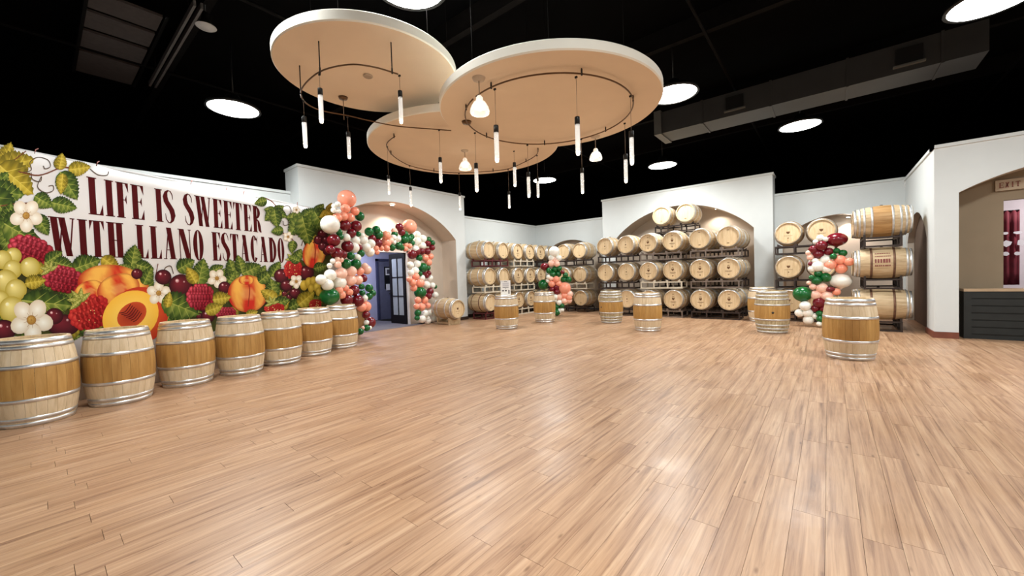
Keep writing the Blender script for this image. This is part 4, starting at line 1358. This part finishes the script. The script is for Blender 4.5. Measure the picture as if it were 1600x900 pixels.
def cherry(cx, cy, r, ry=None):
    disc(cx, cy, r, srgb(124, 34, 46), srgb(48, 8, 16), -.3, -.3, ry or r * .92)
    disc(cx - r * .32, cy - r * .38, r * .17, srgb(250, 225, 225), srgb(164, 70, 80)); disc(cx + r * .25, cy - r * .3, r * .09, srgb(230, 190, 190), srgb(124, 44, 52))
def grape(cx, cy, r):
    disc(cx, cy, r, srgb(244, 230, 148), srgb(178, 156, 54), -.25, -.3)
    disc(cx - r * .35, cy - r * .4, r * .16, srgb(255, 252, 226), srgb(240, 228, 150))
def flower(cx, cy, r, rot=0.0):
    for k in range(5):
        a = rot + 2 * math.pi * k / 5
        x, y = cx + math.cos(a) * r * .56, cy + math.sin(a) * r * .56
        fan(x, y, ell(x, y, r * .46, r * .40, a, 14), srgb(252, 248, 236), srgb(222, 204, 178))
    disc(cx, cy, r * .22, srgb(222, 176, 84), srgb(150, 104, 44))
    for k in range(9):
        a = 2 * math.pi * k / 9
        stroke([(cx, cy), (cx + math.cos(a) * r * .38, cy + math.sin(a) * r * .38)], .5, srgb(160, 116, 58))
def peach(cx, cy, rx, ry, rot=0.0, cleft=True):
    """Blushed peach: yellow shoulder, red cheeks, streaks running from the stalk to the foot."""
    c, s_ = math.cos(rot), math.sin(rot)
    q = random.Random(int(cx * 5 + cy))
    NU, NV = 18, 10
    layer[0] += 1
    grid = []
    for i in range(NU + 1):
        u = -1 + 2 * i / NU
        row = []
        for k in range(NV + 1):
            v = -1 + 2 * k / NV
            x, y = rx * u * math.sqrt(1 - v * v / 2), ry * v * math.sqrt(1 - u * u / 2)
            blush = .62 + .55 * math.sin(u * 5.2 + 1.1) + .3 * v + q.uniform(-.12, .12)
            col = lerp(srgb(247, 186, 84), srgb(206, 44, 30), max(0, min(1, blush)))
            rim = max(abs(u), abs(v))
            if rim > .8: col = lerp(col, srgb(160, 40, 24), (rim - .8) * 3.2)
            if u * u + v * v < .12 + .0 * k: col = lerp(col, srgb(250, 206, 120), .35)
            row.append(av(cx + x * c - y * s_, cy + x * s_ + y * c, col))
        grid.append(row)
    for a, b in zip(grid, grid[1:]):
        for k in range(NV): art.face((a[k], a[k + 1], b[k + 1], b[k]))
    if cleft:
        curve([(cx - rx * .02, cy - ry * .8), (cx + rx * .10, cy - ry * .2), (cx + rx * .02, cy + ry * .7)], [1.6] * 11, srgb(150, 44, 22))
        disc(cx, cy - ry * .75, rx * .14, srgb(110, 50, 20), srgb(170, 70, 30), 0, 0, ry * .08)
BRN = srgb(112, 58, 40); DKB = srgb(84, 66, 52)
DARKG = srgb(44, 34, 22)
# ground tone behind the fruit: dark foliage masses
for (x, y, rx, ry) in ((60, 470, 95, 60), (180, 490, 110, 42), (300, 480, 90, 40), (400, 470, 80, 34), (480, 450, 42, 46), (498, 384, 22, 40), (20, 420, 60, 70)):
    q = random.Random(int(x)); pts = [(px + q.uniform(-3, 3), py + q.uniform(-3, 3)) for px, py in ell(x, y, rx, ry, 0, 40)]
    fan(x, y, pts, srgb(44, 40, 18), srgb(70, 74, 28))
# filling leaves over the dark ground
q = random.Random(11)
for k in range(90):
    x = q.uniform(2, 505); top = 425 + 20 * math.sin(x * .03); y = q.uniform(top, 545 - x * .1)
    leaf(x, y, q.uniform(20, 34) * (1.15 - x / 1100), q.uniform(0, 360), .36, [GRN, GRN, YEL][k % 3], k)
for k in range(26):
    x = q.uniform(5, 500); cherry(x, q.uniform(455, 525 - x * .09), q.uniform(6, 10) * (1.2 - x / 900))
# left edge, top to bottom
vineleaf(2, 262, 62, -40, YEL); vineleaf(-14, 300, 60, -60, GRN)
curve([(30, 270), (48, 266), (46, 254), (58, 246), (74, 250), (78, 260), (70, 264), (67, 259)], 1.3, DKB)
curve([(48, 270), (50, 280), (62, 284), (64, 276), (58, 292), (70, 301), (82, 298), (82, 290), (75, 291)], 1.3, DKB)
curve([(28, 268), (60, 274), (92, 263), (108, 262)], 1.8, BRN); curve([(22, 250), (40, 236)], 1.6, BRN)
curve([(140, 264), (152, 273), (166, 274), (169, 268)], 1.3, DKB)
leaf(94, 252, 27, 80, .42, YEL); leaf(124, 263, 36, 8, .36, YEL); leaf(107, 291, 52, -58, .36, GRN); leaf(96, 288, 34, -95, .3, YEL)
curve([(0, 322), (30, 318), (60, 317)], 2, BRN); leaf(68, 315, 34, -30, .42, GRN); leaf(100, 321, 42, -12, .34, GRN)
vineleaf(10, 352, 54, -30, GRN); leaf(66, 352, 38, -60, .36, GRN)
flower(40, 337, 26, .3)
drupes(48, 392, 34, 22, .35, None, .2)
leaf(84, 402, 32, 35, .4, GRN); leaf(62, 420, 30, -20, .36, YEL)
leaf(100, 414, 34, -15, .4, GRN)
leaf(135, 413, 48, 20, .38, GRN); leaf(173, 413, 36, -35, .36, YEL); leaf(207, 401, 40, 80, .4, GRN); leaf(226, 417, 30, -15, .36, GRN); leaf(196, 420, 26, 150, .36, GRN)
drupes(97, 436, 30, 20, .2, None, .2); calyx(76, 422, 18, 120)
for g in ((20, 400, 13), (3, 406, 15), (19, 421, 15), (46, 418, 16), (8, 440, 19), (24, 453, 17), (0, 468, 14), (18, 484, 21)): grape(*g)
leaf(75, 474, 84, -6, .26, GRN); leaf(55, 440, 34, 10, .36, YEL)
curve([(36, 474), (60, 478), (80, 494)], 2, BRN)
peach(176, 446, 56, 32, .12, False); peach(138, 456, 25, 17, -.4, False); peach(184, 452, 34, 24, -.3, False)
cherry(98, 508, 26, 17); cherry(84, 494, 14); cherry(6, 516, 18)
strawberry(140, 489, 31, 25, -.35); calyx(124, 470, 24, 130)
# halved peach
fan(214, 494, ell(214, 494, 50, 44, -.55, 30), srgb(226, 110, 44), srgb(190, 50, 28))
fan(203, 494, ell(203, 494, 46, 38, -.55, 30), srgb(252, 214, 104), srgb(246, 188, 66))
fan(205, 492, ell(205, 492, 25, 18, -.6, 24), srgb(140, 36, 24), srgb(196, 76, 38))
for k in range(7):
    t = (k - 3) / 3.5
    curve([(196 + t * 13, 500 + t * 8 - 4), (204 + t * 11, 493 + t * 7), (212 + t * 10, 482 + t * 8)], 1.3, srgb(78, 14, 14))
flower(48, 500, 34, .2)
flower(247, 458, 19, -.3)
curve([(242, 432), (246, 412)], 1.4, BRN); curve([(254, 426), (258, 418), (266, 416), (270, 428)], 1.4, DKB)
leaf(230, 430, 32, 65, .36, GRN); leaf(290, 414, 32, 30, .42, GRN)
cherry(254, 433, 13); cherry(282, 446, 19); cherry(213, 428, 9)
leaf(313, 424, 44, 78, .38, GRN); leaf(298, 430, 30, 120, .36, YEL); leaf(282, 480, 64, -22, .36, GRN); leaf(262, 468, 26, 80, .3, YEL)
drupes(312, 464, 20, 20, 0, None, .2)
leaf(362, 420, 34, 110, .4, GRN); leaf(392, 421, 34, 25, .42, GRN); leaf(360, 434, 26, 60, .38, GRN); leaf(374, 412, 30, 105, .34, GRN)
leaf(338, 420, 24, 25, .36, GRN)
flower(338, 435, 15, .2); cherry(350, 449, 10)
peach(386, 459, 31, 29, 0, True); peach(384, 438, 12, 7, 0, False)
drupes(352, 489, 15, 9, 0, None, .24); cherry(324, 494, 11); leaf(346, 466, 30, 10, .4, YEL); leaf(334, 482, 30, 20, .36, YEL); leaf(393, 489, 20, 15, .34, YEL)
curve([(438, 466), (455, 452)], 1.4, BRN)
leaf(424, 450, 34, 100, .38, GRN); leaf(419, 461, 30, 150, .36, YEL); leaf(414, 432, 28, 40, .38, GRN); leaf(430, 420, 28, 60, .38, GRN)
cherry(439, 431, 12); cherry(447, 446, 10); cherry(460, 458, 9); cherry(478, 426, 12)
strawberry(457, 421, 13, 15, .1); calyx(457, 405, 14, 90)
leaf(439, 472, 28, 20, .36, GRN); leaf(462, 475, 26, 30, .36, GRN); leaf(478, 466, 34, 40, .38, YEL)
strawberry(428, 482, 15, 8); calyx(424, 474, 14, 110)
flower(462, 440, 11, .3)
for g in ((474, 446, 6), (482, 442, 6.5), (489, 440, 6), (494, 448, 6), (497, 456, 5), (485, 450, 5)): disc(g[0], g[1], g[2], srgb(244, 214, 90), srgb(186, 150, 44), -.2, -.3, g[2] * 1.35)
strawberry(492, 476, 9, 8)
peach(490, 396, 18, 23, .25, True); leaf(500, 417, 22, 15, .4, GRN); leaf(492, 372, 18, -20, .3, YEL)
leaf(465, 398, 22, 60, .4, GRN); leaf(458, 405, 20, 160, .38, GRN)
for g in ((503, 366, 8), (497, 375, 8), (509, 376, 8), (504, 385, 8), (494, 352, 6), (511, 392, 8)): cherry(*g)
curve([(412, 309), (425, 316), (440, 335), (452, 343), (470, 345)], 1.6, BRN); curve([(436, 362), (452, 370), (462, 384)], 1.6, BRN)
curve([(440, 334), (441, 324), (450, 322), (454, 330), (449, 340), (450, 350), (443, 352), (441, 345)], 1.2, DKB)
curve([(470, 384), (474, 374), (482, 374), (480, 380)], 1.2, DKB)
leaf(406, 316, 21, 195, .4, GRN); vineleaf(428, 330, 25, -80, GRN); vineleaf(472, 342, 40, -75, GRN); vineleaf(492, 334, 30, -60, GRN); vineleaf(512, 332, 24, -40, YEL)
leaf(432, 361, 20, 190, .42, GRN); leaf(456, 386, 20, -100, .4, GRN); flower(449, 370, 8); flower(462, 328, 6)
art.build('printed_fruit', INK, ban)

# ================================================================ BALLOONS
BCOL = {'P': srgb(246, 160, 132), 'K': srgb(249, 200, 180), 'W': srgb(243, 240, 230), 'M': srgb(112, 16, 30), 'G': srgb(14, 96, 42)}
BNAME = {'P': 'coral', 'K': 'pale_pink', 'W': 'white', 'M': 'maroon', 'G': 'green'}
def balloon_mat(k):
    nm = BNAME[k] + '_latex'
    m_ = plain(nm, BCOL[k], .22, var=.05, scale=3)
    b = m_.node_tree.nodes['Principled BSDF']
    b.inputs['Subsurface Weight'].default_value = .25
    b.inputs['Subsurface Radius'].default_value = (.05, .03, .03)
    b.inputs['Subsurface Scale'].default_value = .3
    return m_
BM = {}
for k in BCOL:
    m = MB()
    prof = [(.001, 1.0)]
    for i in range(1, 13):
        a = math.pi * i / 14
        prof.append((math.sin(a), math.cos(a)))
    prof += [(.26, -.985), (.10, -1.10), (.05, -1.17), (.09, -1.24)]
    m.lathe(prof, 22)
    BM[k] = m.mesh('balloon', balloon_mat(k))

def garland(label, base, n, items, seed, name='balloon_garland'):
    """items: (px, py, radius px, colour[, vertical radius px]); all lie in the upright plane through base with normal n."""
    t_ = thing(name, label, 'balloon garland', base)
    q = random.Random(seed)
    for it in items:
        px, py, r, k = it[:4]; ry = it[4] if len(it) > 4 else r
        P = at_plane(px, py, base, n)
        _, _, zd = to_px(P)
        th = math.atan(math.hypot(px - 800, 0) / F_PX)
        R = 1.09 * r * zd / F_PX * math.cos(th) ** .6
        off = max(-.05, (.14 - R) * .9) + q.uniform(-.05, .05)
        d = (CAM - P).normalized()
        P = P + d * off; R *= 1 - off / (CAM - P).length
        P.z = max(P.z, R * (ry / r) * 1.0 + .002)
        o = add('balloon', BM[k], t_)
        o.location = P - Vector(base)
        o.scale = (R, R, R * ry / r * 1.03)
        if ry == r:
            ax = Vector((q.uniform(-1, 1), q.uniform(-1, 1), 0)).normalized()
            # tie end points away from the camera, into the garland
            v_ = (-d + Vector((q.uniform(-.5, .5), q.uniform(-.5, .5), q.uniform(-.5, .5)))).normalized()
            o.rotation_mode = 'QUATERNION'
            o.rotation_quaternion = Vector((0, 0, -1)).rotation_difference(v_)
    return t_
LEFT_ARCH = [(542,311,13.5,'P'),(522,322,4,'W'),(528,319,4.3,'W'),(521,328.5,4,'W'),(528,330,4.5,'W'),(540,326,7,'P'),(554.5,330,6.5,'P'),(546.6,340,7,'P'),(527,340,7,'P'),(536,338,7,'P'),(562,338,7,'G'),(516,351,14,'W'),
 (539,352,8.5,'M'),(556,353.5,8.5,'M'),(549,364.5,7,'M'),(530,363,5,'G'),(532,370,5,'G'),(541,371,6,'W'),(555,376,7,'W'),(553,387,8,'W'),(521.5,375.5,9.5,'M'),(543,385,9,'M'),(526.5,396,9,'M'),(516.7,390,7,'M'),(535,398,7,'M'),
 (576.5,362,6.5,'G'),(588,359,6,'G'),(590.6,366.4,7.5,'G'),(581.5,373,6,'M'),(590,380,7,'M'),(568,375.5,6.5,'W'),(579.6,380.5,6.5,'W'),(571.7,386.5,7,'W'),(577.8,394,7,'W'),(603.5,368,7,'P'),(603,379,7.5,'P'),(588,388,4,'P'),(596,388,4,'P'),(589,394,4,'P'),(604,388,5,'P'),(564,396,5.5,'G'),(561,387,5,'M'),(560,366,4,'G'),(566,368,4,'W'),
 (541,412.5,7.5,'G'),(556,413,8,'G'),(548,400,6,'G'),(558,403,6,'W'),(527.5,413,5.5,'K'),(527,405,4,'K'),(515,415,4,'W'),(520,408,4,'W'),(533,406,4,'K'),(516,430,9,'W'),(511.7,445,9,'W'),(501.7,437,8,'W'),(530,441.7,10.5,'W'),(533,427.5,9,'K'),(549,424,8,'K'),(548,438,8.5,'K'),(559,437.5,7.5,'K'),(562.5,424,6,'P'),(573,421.7,7,'K'),(570,416,5,'K'),(567.5,435,6,'M'),
 (530,454,6,'P'),(540,450,5,'P'),(534,461,6,'P'),(546,456.7,5.5,'P'),(515,463,14.5,'G',12.5),(553,454,8,'M'),(541.7,469,9,'M'),(559,470,9,'M'),(565,448,4.5,'G'),(566,457.5,4.5,'G'),(576.7,450,6,'G'),(581.7,458,5.5,'G'),(576.7,463,5.5,'G'),(569,466,5.5,'W'),(571.7,479,8,'P'),(565,480,7,'P'),
 (578,504,8.5,'M'),(572.5,504,4,'W'),(573,512.5,5,'G'),(563,518,5,'G'),(578,512,3,'W'),(566.7,512.5,3,'K'),(572,492,6,'M'),
 (640,354,10.5,'P'),(624,355,6,'M'),(627.5,362.7,5.5,'M'),(616,360.6,4.5,'K'),(616.5,366,5,'G'),(633,366,5,'G'),(615,371,4.5,'W'),(622,373,4.5,'W'),(615,378.5,4,'W'),(610,376,5,'K'),(631.7,374,7,'G'),(639,373,6,'G'),(623,384,6,'G'),(612.7,387,5,'G'),(627.5,387,4.5,'G'),(643,379.6,5,'G'),(643,370,4.5,'G'),(634,382.7,4,'P'),(640,384.4,4,'P'),(633.4,389,4,'P'),
 (651.8,367,5.5,'W'),(661,373,5.5,'W'),(652,377,6,'W'),(660,384,5.5,'W'),(649,389,5.5,'W'),(670,374.3,4,'G'),(675.6,379.6,4,'G'),(668.6,380.6,4.5,'M'),(675,387,4.5,'M'),(667.6,392.7,5,'M'),(659,393,5,'M'),(644,397.5,7,'M'),(650.7,393,6,'M'),(655,403,5,'G'),(664,403,5.5,'P'),(673,400.7,4.5,'P'),(669.3,410,5.5,'P'),
 (641,414.4,5.5,'W'),(651.8,412.3,5.5,'W'),(642,426,5,'W'),(649,423,5.5,'W'),(661,418,7,'G'),(668.6,418.6,4,'G'),(656,428,4,'G'),(663,427,4,'M'),(669.7,427,4,'M'),(666,431,4,'M'),(649.7,432.3,5.5,'P'),(639.7,436.5,4.5,'P'),(644.8,441.8,5.5,'P'),(656,442.4,7,'P'),(646.5,450,5,'P'),(659,434.4,5,'W'),(671.8,434.4,4.5,'W'),(666.5,445,5.5,'W'),(675.6,446,4.5,'W'),
 (656.6,457,9,'G',8),(680,448,3,'G'),(671.8,455.5,5.5,'M'),(669.7,462.5,5,'M'),(652.8,469,5,'P'),(663.4,469,5.5,'P'),(650.7,478.7,4.5,'P'),(658.5,479.8,6,'P'),(668.6,477.7,4.5,'P'),(652.8,489,5,'G'),(651.8,496.7,4,'G'),(664.4,490,5.5,'W'),(671.8,488,5,'W'),(660,498.8,5.5,'W'),(677,497.7,5.5,'W'),(668.6,504,5,'W'),(668,497.7,4,'W'),(680,461,5,'W')]
A, Bq = Vector((4.95, 9.06, 0)), Vector((7.95, 10.12, 0))
nn = (Bq - A).normalized().cross(Vector((0, 0, 1)))
garland('balloon garland arching over the open door, coral, white, maroon and green', A, nn, LEFT_ARCH, 3)
MIDC = [(866,393.6,8,'W'),(862,403,5,'W'),(873,403.4,4.5,'W'),(868,407.3,5,'K'),(861.7,411.7,5,'K'),(870,412.3,4.5,'K'),(866,409,4,'P'),(851,416.7,6.5,'M',5),(867,421,4.5,'G'),(858,423,4.5,'G'),(873.7,419.5,4,'G'),(863.5,428.8,4.5,'G'),(872.6,428,4.5,'G'),(879,425,3,'M'),(883.5,430,4,'G'),(880.7,436.6,4.5,'G'),(888.4,437,4.5,'G'),(857,433,3.5,'W'),(856.5,438.4,3.5,'W'),(861,435,3.5,'K'),
 (869,436.6,5,'P'),(862.3,443.4,5,'P'),(872.9,443,5,'P'),(848.8,444.7,7.5,'G'),(869.8,449.3,5,'M'),(870.5,456.3,4.5,'M'),(862.3,452.4,4,'M'),(882.2,450.4,9,'P'),(890,459.4,5,'K'),(882,461.8,5,'P'),(889.2,464.9,4.5,'P'),(881.4,470.3,4.5,'K'),(889,469.5,4.5,'K'),(873.7,464,5,'K'),(874.4,472.6,4.5,'W'),(867.4,468.8,4,'W'),(870.5,479.6,4.5,'G'),(878.3,478,3.5,'G'),(870,488,5,'G'),(874.4,485.9,4,'W'),(878.3,484.3,3,'W'),(868,464,4,'W')]
P = at_z(868, 494); n = Vector((P.x, P.y, 0)).normalized()
garland('slender balloon column standing by the corner racks in the middle', P, n, MIDC, 5)
RGT = [(1307,374.4,15,'M',11),(1281.6,372,5.5,'W'),(1275,378,4.5,'W'),(1290,374,4,'W'),(1283.6,384,8.5,'M'),(1271,390,7,'M'),(1278.4,397,8,'M'),(1295,393,6.5,'M'),(1307,392,5,'G'),(1317,395.6,6,'G'),(1302,400.6,5,'G'),(1263,395,4,'K'),(1266,402,5,'K'),(1278,416,9,'W'),(1290,406,7.5,'W'),(1269,420,6,'W'),(1274,408,5,'W'),(1292,420,7,'W'),
 (1312.4,406,8.5,'P'),(1297,413.6,8.5,'P'),(1314.4,419.6,8.5,'P'),(1327,409,7,'P'),(1266,412,3.5,'M'),(1278.6,427.6,6,'G'),(1268.4,433.6,4.5,'G'),(1276,438.4,7,'G'),(1290,433.6,8,'G'),(1313.6,439,15.5,'W',11.5),(1264,442,3.5,'K'),(1270,448,5,'K'),(1284,450,8.5,'K'),(1275,461,8,'K'),(1292,462.4,8.5,'K'),(1307,456,6,'P'),(1297,452,7,'M',4.5),
 (1254,459.4,13.5,'G',12),(1280,473,9,'M'),(1274,482,6.5,'M'),(1286,483,5,'M'),(1258,478,8,'W'),(1249,489,6.5,'W'),(1262,489,7.5,'W'),(1263,500,7.5,'W'),(1274,494,5,'W'),(1280.4,490,5,'G'),(1281.4,498.4,5.5,'G'),(1280,506,4,'W')]
P = at_z(1280, 511); n = Vector((P.x, P.y, 0)).normalized()
garland('balloon column behind the large right barrel, with a big white oval balloon', P, n, RGT, 9)
